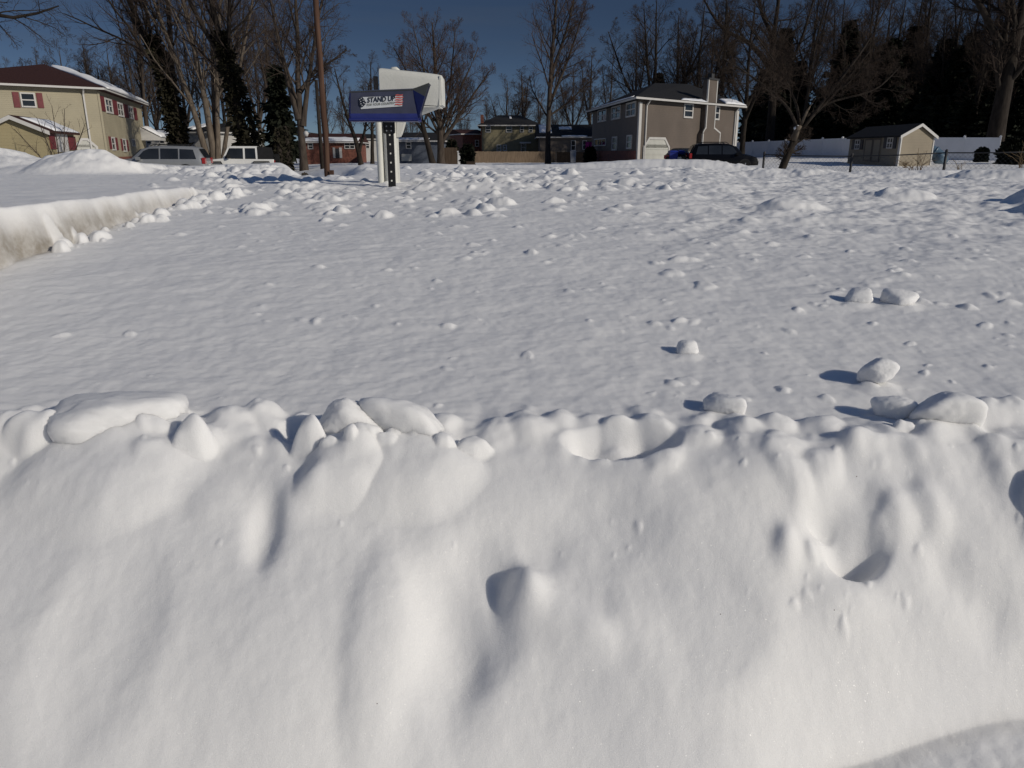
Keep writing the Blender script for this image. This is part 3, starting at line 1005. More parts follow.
def pipe(house, W, u, z0, z1, m='trim', r=.05, top_kick=0.4):
    mb = MB()
    W.box(mb, u - r, u + r, z0, z1 - .35, .02, .12)
    mb.hexa([W.pt(u - r, z1 - .35, .12), W.pt(u + r, z1 - .35, .12), W.pt(u + r, z1 - .35, .02), W.pt(u - r, z1 - .35, .02),
             W.pt(u - r, z1, .12 + top_kick), W.pt(u + r, z1, .12 + top_kick), W.pt(u + r, z1, .02 + top_kick), W.pt(u - r, z1, .02 + top_kick)])
    mb.build('downspout', M[m], house)


# ---- cream house at the left edge
def cream_house():
    A, B, C = xy(-60, 50.0), xy(106, 56), xy(147, 73.5)
    B = Vector(B); A = Vector(A); C = Vector(C)
    Dp = A + (C - B)
    pts = [A, B, C, Dp]
    ze, zb = 5.25, -0.6
    h = thing('cream_house', 'cream sided two storey house with maroon hip roof and shutters at the left edge', 'house', (B.x, B.y, zb))
    walls_body(h, pts, zb, ze - .14, 'cream')
    ap = at(44, 64, 62.5)
    lf = at(-45, 72, 74)
    r, e = roof(h, pts, [tuple(lf), tuple(ap)], ze, 'maroon_roof', 0.5)
    Wf, Ws = Wall(A, B), Wall(B, C)
    window(h, Wf, Wf.rect(22, 94, 34, 106), bars=(0, 1))
    # brought back from the photo's sizes
    shutter(h, Wf, Wf.rect(13, 92, 19.5, 107.5)); shutter(h, Wf, Wf.rect(37, 93, 43, 108))
    garage(h, Wf, Wf.rect(76.5, 140.5, 95.5, 158), 0.45)
    pipe(h, Wf, Wf.L - 0.9, zb, ze - .15, top_kick=.3)
    cb = MB(); Wf.box(cb, Wf.L - .02, Wf.L + .12, zb, ze - .3, -.10, .04); Ws.box(cb, 0.06, .18, zb, ze - .3, .003, .04); cb.build('corner_board', M['cream'], h)
    for (a, b, c_, d) in [(105.5, 100.5, 111.5, 111.5), (117.5, 104.5, 122.5, 115), (128.3, 108, 132.5, 117.5)]:
        window(h, Ws, Ws.rect(a, b, c_, d), fr=.12, bars=(1, 1))
    for (a, b, c_, d) in [(100.2, 96.5, 104.2, 111), (111.8, 100.5, 117, 114.5), (123.2, 104.5, 127.8, 117.5), (134.0, 108, 136.5, 120)]:
        shutter(h, Ws, Ws.rect(a, b, c_, d))
    for (a, b, c_, d) in [(111.5, 138.5, 114.5, 149), (122.8, 140, 125.6, 150.5)]:
        window(h, Ws, Ws.rect(a, b, c_, d), fr=.10, bars=(0, 1))
    for (a, b, c_, d) in [(109.0, 136.5, 111.0, 149), (115.4, 137.8, 117.4, 150), (121, 139, 122.4, 150.5), (126.4, 140, 128, 151)]:
        shutter(h, Ws, Ws.rect(a, b, c_, d))
    window(h, Ws, Ws.rect(132, 140, 134.5, 145.5), fr=.08, bars=(1, 0))
    bk = MB(); Ws.box(bk, .2, Ws.L - .05, zb, zb + 1.25, .004, .06); bk.build('brick_base', M['brick'], h)
    # porch roof at the far end of the side wall
    pr = MB()
    u0, u1 = Ws.L - 2.2, Ws.L + 1.0
    pr.prism([Ws.pt(u0, 2.0, .003), Ws.pt(u0, 2.0, 1.6), Ws.pt(u0, 2.25, 1.6), Ws.pt(u0, 3.1, .003)], Ws.u * (u1 - u0))
    pr.build('porch_roof', M['trim'], h)
    snow_slab([Ws.pt(u0, 2.26, 1.65), Ws.pt(u1, 2.26, 1.65), Ws.pt(u1, 3.12, .1), Ws.pt(u0, 3.12, .1)], .3, 'thick snow on the small porch roof of the cream house', 4, 10)
    # thick snow over the side slope, its lip past the eave
    e1, e2 = Vector((e[1].x, e[1].y, ze)), Vector((e[2].x, e[2].y, ze))
    dn = (e1 + e2) / 2 - Vector(ap); dn = dn.normalized() * .12
    e1b = e1.lerp(e2, .03)
    snow_slab([e1b + dn, e2 + dn, Vector(ap).lerp(e2, .06), Vector(ap).lerp(e1b, .12)], .40, 'thick white snow on the side slope of the maroon roof', 2)


cream_house()


# ---- little cream shed in front of it
def left_shed():
    A, B, C = Vector(xy(-30, 30)), Vector(xy(48, 31.0)), Vector(xy(76, 34.8))
    Dp = A + (C - B)
    zb = -0.2
    W1, W2 = Wall(A, B), Wall(B, C)
    ze = W1.px(47, 129.5)[1]
    ridge_u, zr = W1.px(11, 117.5)
    h = thing('garden_shed', 'small cream gabled shed with maroon shutters and white door in front of the cream house', 'shed', (B.x, B.y, zb))
    mb = MB()
    poly = [W1.pt(0, zb), W1.pt(W1.L, zb), W1.pt(W1.L, ze), W1.pt(ridge_u, zr), W1.pt(0, ze - .3)]
    mb.prism(poly, (C - B).to_3d())
    mb.build('wall', M['cream2'], h)
    d = (C - B).to_3d()
    un = d.normalized()
    rf = MB()
    a, b, c_ = Vector(W1.pt(-.2, ze - .42)), Vector(W1.pt(ridge_u, zr)), Vector(W1.pt(W1.L + .22, ze - .14))
    up = Vector((0, 0, .09))
    g = Vector((0, 0, .005))
    rf.prism([b + g - un * .2, c_ + g - un * .2, c_ + g + up - un * .2, b + g + up - un * .2], d + un * .4)
    rf.prism([a + g - un * .2, b + g - un * .2, b + g + up - un * .2, a + g + up - un * .2], d + un * .4)
    rf.build('roof', M['maroon_roof'], h)
    t = MB()
    t.prism([b - un * .24 - Vector((0, 0, .07)), c_ - un * .24 - Vector((0, 0, .07)), c_ - un * .24 + up * .9, b - un * .24 + up * .9], un * .036)
    t.prism([a - un * .24 - Vector((0, 0, .07)), b - un * .24 - Vector((0, 0, .07)), b - un * .24 + up * .9, a - un * .24 + up * .9], un * .036)
    t.build('gable_trim', M['trim'], h)
    dr = MB()
    W2.box(dr, *W2.rect(55.5, 132.5, 67, 152), .004, .05)
    o = dr.build('door', M['trim'], h)
    for q in ((49.5, 134, 54.5, 149), (68.5, 136.5, 75, 150)):
        shutter(h, W2, W2.rect(*q))
    window(h, W2, W2.rect(57.5, 135, 60.0, 142), fr=.04, bars=(0, 1))
    snow_slab([c_ + up + un * .5, c_ + up + d + un * .1, b.lerp(c_, .1) + up + d, b.lerp(c_, .1) + up + un * .5], .10, 'snow strip on the roof of the small cream shed', 9, 12)


left_shed()


# ---- taupe house in the middle right
def taupe_house():
    B = Vector(xy(637.5, 55)); A = Vector(xy(591.5, 72)); C = Vector(xy(735.5, 65.0))
    Dp = A + (C - B)
    pts = [A, B, C, Dp]
    zb = -0.3
    ze = zpx(640, 97.3, 55)
    h = thing('taupe_house', 'taupe two storey house with tall side chimney, white trim and dark hip roof', 'house', (B.x, B.y, zb))
    walls_body(h, pts, zb, ze - .14, 'tan')
    W1, W2 = Wall(A, B), Wall(B, C)
    # hip roof with the ridge along the lit side
    mid = (A + B) / 2; mid2 = (C + Dp) / 2
    r0 = at(655, 83, 66); r1 = at(689, 84, 69.5)
    # pts ring A,B,C,D : ridge[0] joins side A-D ... use B-A as one end
    ring = [B, C, Dp, A]
    rr, e = roof(h, ring, [tuple(r0), tuple(r1)], ze, 'dark_roof', 0.5)
    for q in [(598.5, 110.5, 606.5, 120.5), (612.2, 107.3, 620.5, 118), (627, 103.8, 635.8, 115.3)]:
        window(h, W1, W1.rect(*q), fr=.11, bars=(1, 1))
    for q in [(612.8, 138, 617, 149), (627.5, 136.5, 631.8, 147.5)]:
        window(h, W1, W1.rect(*q), fr=.11, bars=(0, 1))
    window(h, W1, W1.rect(595, 139.5, 606, 145), fr=.08, bars=(2, 0))
    bk = MB(); W1.box(bk, .05, W1.L - .2, zb, W1.px(620, 150.8)[1], .004, .10); bk.build('brick_base', M['brick'], h)
    window(h, W2, W2.rect(684.3, 105, 691.8, 116.5), fr=.12, bars=(0, 1))
    window(h, W2, W2.rect(714, 107.5, 718.3, 118.5), fr=.12, bars=(0, 1))
    garage(h, W2, W2.rect(643.8, 139.6, 667.5, 160), .55)
    # chimney: wide base, sloping shoulders, tall stack
    u0, z0 = W2.px(700, 131); u1, _ = W2.px(709, 131)
    b0, _ = W2.px(699, 150); b0 = W2.px(696.5, 150)[0]; b1 = W2.px(714, 150)[0]
    zs0, zs1 = W2.px(706, 134)[1], W2.px(706, 129)[1]
    ztop = W2.px(709, 80.5)[1]
    ch = MB()
    prof = [(b0, zb), (b1, zb), (b1, zs0), (u1, zs1), (u1, ztop), (u0, ztop), (u0, zs1), (b0, zs0)]
    ch.prism([W2.pt(u, z, .004) for u, z in prof][::-1], W2.n * .45)
    chim = ch.build('chimney', M['tan'], h)
    tr = MB()
    k = .10
    for (ua, ub, za, zb_) in [(u0 - .01, u0 + k, zs1, ztop), (u1 - k, u1 + .01, zs1, ztop), (b0 - .01, b0 + k, zb, zs0), (b1 - k, b1 + .01, zb, zs0)]:
        W2.box(tr, ua, ub, za, zb_, .36, .475)
    for (ua, za, ub, zb_) in [(b0, zs0, u0, zs1), (u1, zs1, b1, zs0)]:
        tr.prism([W2.pt(ua, za, .40), W2.pt(ub, zb_, .40), W2.pt(ub, zb_ + .12, .40), W2.pt(ua, za + .12, .40)], W2.n * .08)
    tr.build('trim_board', M['trim'], chim)
    cp = MB(); W2.box(cp, u0 - .08, u1 + .08, ztop + .002, ztop + .12, -.08, .53); W2.box(cp, (u0 + u1) / 2 - .2, (u0 + u1) / 2 + .2, ztop + .12, ztop + .45, .05, .4)
    cp.build('chimney_cap', M['galv'], chim)
    cb = MB(); W2.box(cb, -.04, .26, zb, ze - .3, -.02, .04); W1.box(cb, W1.L - .2, W1.L - .05, zb, ze - .3, .003, .045); cb.build('corner_board', M['trim'], h)
    cb = MB(); W2.box(cb, W2.L - .35, W2.L - .02, zb, ze - .3, .003, .05); cb.build('corner_board', M['trim'], h)
    pipe(h, W2, .75, zb, ze - .15, top_kick=.3)
    pipe(h, W2, W2.L - .65, zb, ze - .15, top_kick=.3)
    # snow left on the roof
    E = [Vector((p.x, p.y, ze)) for p in e]       # B, C, D, A
    R0, R1 = Vector(r0), Vector(r1)
    up = lambda a, b, t: a.lerp(b, t)
    B_, C_, A_ = E[0], E[1], E[3]
    snow_slab([up(B_, C_, .78), up(B_, C_, 1.0), up(up(B_, C_, 1.0), R1, .28), up(up(B_, C_, .8), R1, .22)], .16, 'snow left on the right corner of the dark roof', 3, 14)
    snow_slab([up(B_, C_, .36), up(B_, C_, .60), up(up(B_, C_, .62), R1, .12), up(up(B_, C_, .4), R0, .10)], .08, 'thin snow strip along the gutter of the dark roof', 5, 14)
    snow_slab([up(A_, B_, .1), up(A_, B_, .95), up(up(A_, B_, .93), R0, .10), up(up(A_, B_, .12), R0, .06)], .06, 'thin snow along the shaded eave of the dark roof', 6, 14)


taupe_house()


# ---- simple distant houses: body + gable or hip roof + windows
def far_house(name, label, pxl, pxr, Y, yaw, zb, py_eave, py_ridge, depth, wall_m, roof_m, hip=0.0, wins=(), doors=(), over=0.35, group=None, bars=(0, 1), blind=False):
    A = Vector(xy(pxl, Y)); B = Vector(xy(pxr, Y + yaw))
    W = Wall(A, B)
    n = Vector((W.n.x, W.n.y))
    C, Dp = B - n * depth, A - n * depth
    pc = (pxl + pxr) / 2
    ze = zpx(pc, py_eave, (A.y + B.y) / 2)
    zr = zpx(pc, py_ridge, (A.y + B.y) / 2 + depth / 2)
    h = thing(name, label, 'house', (A.x, A.y, zb), group=group)
    walls_body(h, [A, B, C, Dp], zb, ze - .14, wall_m)
    ins = hip * (B - A).length
    u2 = (B - A).normalized()
    m0 = (A + Dp) / 2 + u2 * ins; m1 = (B + C) / 2 - u2 * ins
    if hip == 0:
        m0 = m0 - u2 * over; m1 = m1 + u2 * over
        for (p, q) in ((A, Dp), (B, C)):
            gb = MB()
            mm = (p + q) / 2
            s_ = .12 if p is A else -.12
            gb.prism([(p.x, p.y, ze - .14), (q.x, q.y, ze - .14), (mm.x, mm.y, zr - .2)], (u2.x * s_, u2.y * s_, 0))
            gb.build('gable', M[wall_m], h)
    r, e = roof(h, [A, B, C, Dp], [(m0.x, m0.y, zr), (m1.x, m1.y, zr)], ze, roof_m, over)
    for q in wins:
        window(h, W, W.rect(*q), fr=.08, bars=bars, blind=blind)
    for (q, mm, nm) in doors:
        d = MB(); W.box(d, *W.rect(*q), .004, .06); d.build(nm, M[mm], h)
    return h, W, ze, zr, e, [(m0.x, m0.y, zr), (m1.x, m1.y, zr)]


def roof_patch(e, ridge, a0, a1, b0, b1, ze, thick, label, seed=1, off=0.0):
    E0, E1 = Vector((e[0].x, e[0].y, ze)), Vector((e[1].x, e[1].y, ze))
    R0, R1 = Vector(ridge[0]), Vector(ridge[1])
    L = lambda a: E0.lerp(E1, a)
    R = lambda a: R0.lerp(R1, a)
    return snow_slab([L(a0).lerp(R(a0), b0), L(a1).lerp(R(a1), b0), L(a1).lerp(R(a1), b1), L(a0).lerp(R(a0), b1)], thick, label, seed, 12)


# red brick ranch behind the utility pole
h, W, ze, zr, e, rg = far_house('brick_ranch_house', 'low red brick house with white door and dark roof behind the utility pole', 304, 357, 90, .4, -1.0, 141.5, 133.5, 9, 'brick', 'maroon_roof', 0.0,
                                wins=[(308.5, 143.6, 312.5, 148.5), (345, 143, 349.2, 148.2), (350.2, 143, 354, 148.2)], doors=[((333, 147.5, 335.3, 158), 'trim', 'door_frame'), ((335.6, 148.5, 339, 158), 'charcoal', 'door'), ((339.4, 147.5, 342, 158), 'trim', 'door_frame')])
roof_patch(e, rg, .02, .98, -.01, .42, ze, .22, 'deep snow on the lower roof of the red brick house', 12)
# blue grey house right of the mailboxes
h, W, ze, zr, e, rg = far_house('blue_house', 'dark blue grey house with white garage door behind the white mailbox', 392, 442, 84, 0, -1.0, 140.2, 132.5, 9, 'blue_siding', 'dark_roof', 0.0,
                                wins=[(406.6, 142.6, 410.6, 148)], doors=[((401.5, 154, 411.5, 161), 'door_white', 'garage_door'), ((396.5, 154.5, 399.8, 161), 'grey_plastic', 'door')])
roof_patch(e, rg, .05, .72, -.01, .22, ze, .15, 'snow strip on the eave of the blue grey house', 13)
# white bungalow behind the parked cars
h, W, ze, zr, e, rg = far_house('white_bungalow', 'small white bungalow with dark roof behind the white off-roader', 181, 214, 80, -1, -1.0, 131.5, 123.5, 9, 'white_siding', 'dark_roof', 0.12,
                                wins=[(183.5, 136, 187, 141)])
roof_patch(e, rg, .0, .35, .2, .9, ze, .2, 'snow patch on the white bungalow roof', 14)
h, W, ze, zr, e, rg = far_house('white_ranch_house', 'white house with deep porch and snowy roof behind the silver car', 139, 182, 84, 1, -1.0, 137.5, 129, 8, 'white_siding', 'dark_roof', 0.0,
                                wins=[(147, 139.5, 151, 143.5), (160, 138.5, 164, 143), (169, 139, 173, 143)])
roof_patch(e, rg, .3, .75, .0, .75, ze, .25, 'snow over the roof of the white house behind the silver car', 15)
# yellow house
h, W, ze, zr, e, rg = far_house('yellow_house', 'pale yellow two storey house with dark hip roof behind the plank fence', 482, 538, 104, .2, -1.2, 124.8, 115.2, 11, 'yellow', 'dark_roof', 0.30,
                                wins=[(486, 127, 490.2, 131.8), (506.5, 127, 511.5, 131.8), (520.5, 127.2, 523.3, 131.8), (529.3, 127.4, 532.3, 131.8), (497.3, 145.2, 500.6, 150.8), (503.5, 145.4, 506.2, 150.2), (521.5, 143.8, 525.5, 151)], over=.5)
mb = MB()
for i in range(1):
    W.box(mb, W.px(480.6, 130)[0], W.px(483.6, 130)[0], -1.2, zpx(482, 114.5, 104), -1.4, -.4)
mb.build('chimney', M['brick'], h)
mb = MB(); W.box(mb, *W.rect(519.5, 142.0, 530.5, 143.4), .003, 1.4); mb.build('porch_roof', M['trim'], h)
roof_patch(e, rg, .50, .56, .62, .85, ze, .12, 'small snow patch high on the yellow house roof', 16)
# dark house with glinting snow right of it
h, W, ze, zr, e, rg = far_house('brown_house', 'low brown house with dark roof and bright snow patches behind the tall bare tree', 540, 592, 96, 0, -1.2, 136.5, 124.5, 10, 'brown_siding', 'dark_roof', 0.0,
                                wins=[(571.5, 141, 575, 150), (583, 141, 586, 149)], over=.4)
roof_patch(e, rg, .05, .26, .25, .95, ze, .3, 'bright snow patch on the left of the brown house roof', 17)
roof_patch(e, rg, .40, .62, .55, .78, ze, .14, 'thin snow patch on the right of the brown house roof', 18)
roof_patch(e, rg, .42, .85, -.02, .06, ze, .08, 'thin snow line along the brown house gutter', 19)
# red building behind the dark shrub
h, W, ze, zr, e, rg = far_house('red_house', 'dark red house half hidden behind a dark evergreen shrub', 463, 484, 110, 1, -1.2, 133.5, 129.5, 8, 'brick', 'maroon_roof', 0.0, wins=[(475.5, 140.5, 478.3, 146)], over=.3)
h, W, ze, zr, e, rg = far_house('grey_house', 'small grey house far off between the tree trunks', 362, 379, 120, 1, -1.2, 138.5, 134, 8, 'white_siding', 'dark_roof', 0.0, wins=[(366, 143, 369, 148)], over=.3)


# ------------------------------------------------------------------ tan shed on the right
def right_shed():
    A, B, C = Vector(xy(848.5, 54)), Vector(xy(899, 47)), Vector(xy(932, 49.5))
    W1, W2 = Wall(A, B), Wall(B, C)
    zb = -.05
    ze = W2.px(903, 134.5)[1]
    ru, zr = W2.px(919.5, 125.0)
    ru = W2.L * .52
    Dp = A + (C - B)
    h = thing('tool_shed', 'tan wooden shed with dark shutters and double doors on the snowy lawn', 'shed', (B.x, B.y, zb))
    dv = (A - B).to_3d(); un = dv.normalized()
    mb = MB()
    mb.prism([W2.pt(0, zb), W2.pt(W2.L, zb), W2.pt(W2.L, ze), W2.pt(ru, zr), W2.pt(0, ze)], dv)
    mb.build('wall', M['shed_tan'], h)
    rf = MB()
    up = Vector((0, 0, .10)); g = Vector((0, 0, .006))
    a, b, c_ = Vector(W2.pt(-.28, ze - .16)), Vector(W2.pt(ru, zr)), Vector(W2.pt(W2.L + .28, ze - .16))
    for (p, q) in ((a, b), (b, c_)):
        rf.prism([p + g - un * .22, q + g - un * .22, q + g + up - un * .22, p + g + up - un * .22], dv + un * .44)
    rf.build('roof', M['dark_roof'], h)
    t = MB(); dz = Vector((0, 0, .08))
    for (p, q) in ((a, b), (b, c_)):
        t.prism([p - dz - un * .262, q - dz - un * .262, q + up * .95 - un * .262, p + up * .95 - un * .262], un * .036)
    W2.box(t, -.03, .10, zb, ze - .05, .003, .04)
    W2.box(t, W2.L - .10, W2.L + .03, zb, ze - .05, .003, .04)
    W1.box(t, W1.L - .12, W1.L - .003, zb, ze - .05, .003, .04)
    t.build('trim_board', M['trim'], h)
    for q in [(865, 139, 872.5, 161), (873.0, 138.7, 880.5, 161.8)]:
        d = MB(); r = W1.rect(*q); W1.box(d, *r, .004, .05); o = d.build('door', M['shed_tan'], h)
        dt = MB()
        W1.box(dt, r[0], r[0] + .07, r[2], r[3], .05, .07); W1.box(dt, r[1] - .07, r[1], r[2], r[3], .05, .07); W1.box(dt, r[0] + .07, r[1] - .07, r[3] - .08, r[3], .05, .07); W1.box(dt, r[0] + .07, r[1] - .07, r[2], r[2] + .08, .05, .07)
        dt.build('door_trim', M['brown_siding'], o)
    for (wq, s1, s2) in [((856, 140.5, 860, 148.5), (852.5, 139.5, 855.3, 149.5), (860.7, 139.5, 863.4, 149.5)), ((888.2, 138.5, 893, 147.5), (884.3, 137.5, 887.3, 148.3), (893.7, 137.2, 896.8, 148.6))]:
        window(h, W1, W1.rect(*wq), fr=.06, bars=(1, 1))
        shutter(h, W1, W1.rect(*s1), 'charcoal'); shutter(h, W1, W1.rect(*s2), 'charcoal')
    # tube slide behind its right side
    p = at(937, 155, 53)
    mb = MB()
    pts = [(p.x - 1.3, p.y + .6, 1.25), (p.x - .7, p.y + .2, 1.15), (p.x - .2, p.y, .95), (p.x + .1, p.y - .2, .65), (p.x + .12, p.y - .5, .40)]
    mb.tube(pts, .42, 14, cap=True)
    for q in pts[1:4]:
        i = pts.index(q)
        d = (Vector(pts[i + 1]) - Vector(pts[i - 1])).normalized() * .04
        mb.tube([Vector(q) - d, Vector(q) + d], .46, 14)
    o = mb.build('tube_slide', M['slide'], None, True)
    tag(o, 'blue grey curved tube slide behind the right side of the tan shed', 'slide')


right_shed()


# ------------------------------------------------------------------ fences
def vinyl_fence():
    for (pl, Yl, pr, Yr, label) in [(722, 94, 862, 76, 'long white vinyl fence in shade between the taupe house and the shed'), (928, 66, 998, 63, 'short white vinyl fence run to the right of the tan shed')]:
        A, B = Vector(xy(pl, Yl)), Vector(xy(pr, Yr))
        W = Wall(A, B)
        z0 = -.15
        za, zb_ = zpx(pl, 142.5 if pl < 800 else 136.8, Yl), zpx(pr, 136.8, Yr)
        f = thing('vinyl_fence', label, 'fence', (A.x, A.y, z0), group='white vinyl fence runs')
        n = max(2, round(W.L / 2.4))
        pan = MB()
        for k in range(n):
            u0, u1 = W.L * k / n, W.L * (k + 1) / n
            zt0 = za + (zb_ - za) * k / n; zt1 = za + (zb_ - za) * (k + 1) / n
            pan.hexa([W.pt(u0 + .07, z0, .02), W.pt(u1 - .07, z0, .02), W.pt(u1 - .07, z0, -.02), W.pt(u0 + .07, z0, -.02), W.pt(u0 + .07, zt0 - .05, .02), W.pt(u1 - .07, zt1 - .05, .02), W.pt(u1 - .07, zt1 - .05, -.02), W.pt(u0 + .07, zt0 - .05, -.02)])
            for j in range(1, 9):
                u = u0 + (u1 - u0) * j / 9
                W.box(pan, u - .012, u + .012, z0 + .1, min(zt0, zt1) - .15, .02, .03)
            W.box(pan, u0 + .07, u1 - .07, z0 + .05, z0 + .2, .031, .05)
        pan.build('panel', M['vinyl'], f)
        for k in range(n + 1):
            zt = za + (zb_ - za) * k / n
            u = W.L * k / n
            pm = MB(); W.box(pm, u - .065, u + .065, z0, zt, -.065, .065)
            o = pm.build('post', M['vinyl'], f)
            c = MB(); W.box(c, u - .09, u + .09, zt + .002, zt + .05, -.09, .09)
            q = [W.pt(u - .07, zt + .05, .07), W.pt(u + .07, zt + .05, .07), W.pt(u + .07, zt + .05, -.07), W.pt(u - .07, zt + .05, -.07), W.pt(u, zt + .14, 0)]
            c.add(q, [(0, 1, 4), (1, 2, 4), (2, 3, 4), (3, 0, 4)])
            c.build('post_cap', M['vinyl'], o)


vinyl_fence()


def chain_fence():
    posts = [(764.5, 172, 34.5), (852.5, 175.5, 31.5), (946.5, 176, 29.5), (1046, 176, 28)]
    tops = [154.5, 156.3, 152.8, 151.5]
    P = [(at(a, HORIZON, Y), zpx(a, t, Y)) for (a, b, Y), t in zip(posts, tops)]
    f = thing('chain_link_fence', 'low dark chain link fence with three posts crossing the snow before the shed', 'fence', (P[0][0].x, P[0][0].y, 0))
    for p, zt in P:
        z0 = gz(p.x, p.y) - .3
        mb = MB(); mb.tube([(p.x, p.y, z0), (p.x, p.y, zt + .05)], .05, 8)
        mb.tube([(p.x, p.y, zt + .05), (p.x, p.y, zt + .09), (p.x, p.y, zt + .13)], [.058, .055, .015], 8)
        mb.build('post', M['galv'], f, True)
    rl = MB(); wr = MB()
    for i in range(len(P) - 1):
        (p, za), (q, zb) = P[i], P[i + 1]
        a, b = Vector((p.x, p.y, za)), Vector((q.x, q.y, zb))
        mid = (a + b) / 2 - Vector((0, 0, .02))
        rl.tube([a, mid, b], .024, 6)
        L = (b - a).length; u = (b - a) / L
        H = 1.1; s_ = .16
        n = int(L / s_)
        for k in range(-int(H / s_), n + 1):
            for sg in (1, -1):
                x0, x1 = k * s_, k * s_ + H
                za_, zb_ = (0, H) if sg > 0 else (H, 0)
                # clip
                t0 = max(0, -x0 / H); t1 = min(1, (L - x0) / H)
                if t1 <= t0: continue
                pa = a + u * (x0 + H * t0) + Vector((0, 0, -H + za_ + (zb_ - za_) * t0))
                pb = a + u * (x0 + H * t1) + Vector((0, 0, -H + za_ + (zb_ - za_) * t1))
                wr.tube([pa, pb], .0028, 3, False)
    rl.build('top_rail', M['galv'], f, True)
    wr.build('wire_mesh', M['galv'], f)


chain_fence()


def plank_fence(label, name, pl, pr, Yl, Yr, pt, m, z0=-.9, group=None):
    A, B = Vector(xy(pl, Yl)), Vector(xy(pr, Yr))
    W = Wall(A, B)
    f = thing(name, label, 'fence', (A.x, A.y, z0), group=group)
    n = int(W.L / .16)
    g = np.random.default_rng(int(pl))
    mb = MB()
    zt = zpx((pl + pr) / 2, pt, (Yl + Yr) / 2)
    for k in range(n):
        z = zt + g.normal(0, .015)
        W.box(mb, k * .16, k * .16 + .15, z0, z, .0 + g.uniform(0, .012), .03)
    mb.build('board_panel', M[m], f)
    r = MB()
    for z in (zt - .25, z0 + .5): W.box(r, 0, W.L, z - .05, z + .05, -.06, -.004)
    r.build('rail', M[m], f)
    for k in range(int(W.L / 2.4) + 1):
        p = MB(); W.box(p, k * 2.4, k * 2.4 + .1, z0, zt - .05, -.17, -.065); p.build('post', M[m], f)


plank_fence('weathered brown plank fence in front of the yellow house', 'plank_fence', 472, 556, 92, 95, 151.5, 'wood_fence')
plank_fence('dark board fence between the big bare tree and the evergreen shrub', 'board_fence', 444, 458, 70, 71, 147.5, 'wood_dark')
plank_fence('dark brown fence in front of the brown house', 'plank_fence', 557, 590, 94, 92, 152, 'wood_dark')
p = at(459, 160, 69)
mb = MB(); mb.box(p.x - .11, p.x + .11, p.y - .11, p.y + .11, -.9, zpx(459, 152, 69)); mb.box(p.x - .15, p.x + .15, p.y - .15, p.y + .15, zpx(459, 152, 69) + .002, zpx(459, 151, 69))
tag(mb.build('gate_post', M['vinyl']), 'white square post at the end of the dark board fence', 'post')
# ------------------------------------------------------------------ vehicles (front towards local +X)
def loft_body(st, m, root, name='body'):
    """st: (x, z_sill, z_belt, z_top, half width at belt, half width at top)"""
    mb = MB()
    rings = []
    for (x, zs, zb, zt, wb, wt) in st:
        half = [(wb * .90, zs), (wb * .985, zs + .06), (wb, zs + (zb - zs) * .55), (wb * .975, zb), (wt + .02, zt - .06 if zt - zb > .12 else zt - .02), (wt * .93, zt - .012), (wt * .45, zt + .012)]
        ring = [(x, y, z) for y, z in half] + [(x, -y, z) for y, z in half[::-1]]
        rings.append(ring)
    n = len(rings[0])
    vs = [p for r in rings for p in r]
    fs = []
    for i in range(len(rings) - 1):
        for k in range(n):
            fs.append((i * n + k, i * n + (k + 1) % n, (i + 1) * n + (k + 1) % n, (i + 1) * n + k))
    fs.append(tuple(range(n))); fs.append(tuple((len(rings) - 1) * n + k for k in range(n))[::-1])
    mb.add(vs, fs)
    o = mb.build(name, m, root, True, True)
    mod = o.modifiers.new("edge", 'EDGE_SPLIT'); mod.split_angle = math.radians(38)
    return o


def wheel(root, x, y, r, wd=.24):
    mb = MB()
    s = 1 if y > 0 else -1
    prof = [(-wd / 2, r * .72), (-wd / 2, r * .95), (-wd / 2 + .03, r), (wd / 2 - .03, r), (wd / 2, r * .95), (wd / 2, r * .66)]
    N = 20
    vs, fs = [], []
    for (d, rr) in prof:
        for k in range(N):
            a = 2 * math.pi * k / N
            vs.append((x + rr * math.cos(a), y + s * d, r + rr * math.sin(a)))
    for i in range(len(prof) - 1):
        for k in range(N): fs.append((i * N + k, i * N + (k + 1) % N, (i + 1) * N + (k + 1) % N, (i + 1) * N + k))
    fs.append(tuple(range(N)))
    mb.add(vs, fs)
    o = mb.build('wheel', M['rubber'], root, True, True)
    rm = MB()
    rm.tube([(x, y + s * (wd / 2 - .06), r), (x, y + s * (wd / 2 - .03), r)], r * .66, N)
    for k in range(5):
        a = 2 * math.pi * k / 5
        ca, sa = math.cos(a), math.sin(a)
        rm.prism([(x + ca * .05 - sa * .035, y + s * (wd / 2 - .028), r + sa * .05 + ca * .035), (x + ca * .05 + sa * .035, y + s * (wd / 2 - .028), r + sa * .05 - ca * .035), (x + ca * r * .62 + sa * .03, y + s * (wd / 2 - .028), r + sa * r * .62 - ca * .03), (x + ca * r * .62 - sa * .03, y + s * (wd / 2 - .028), r + sa * r * .62 + ca * .03)], (0, s * .03, 0))
    rm.build('rim', M['rim'], o, False, True)


def side_panel(mb, pts, wfun, s, off=.006, thick=.02):
    P = [Vector((x, s * (wfun(z) + off), z)) for x, z in pts]
    if s < 0: P = P[::-1]
    mb.prism(P, (0, -s * thick, 0))


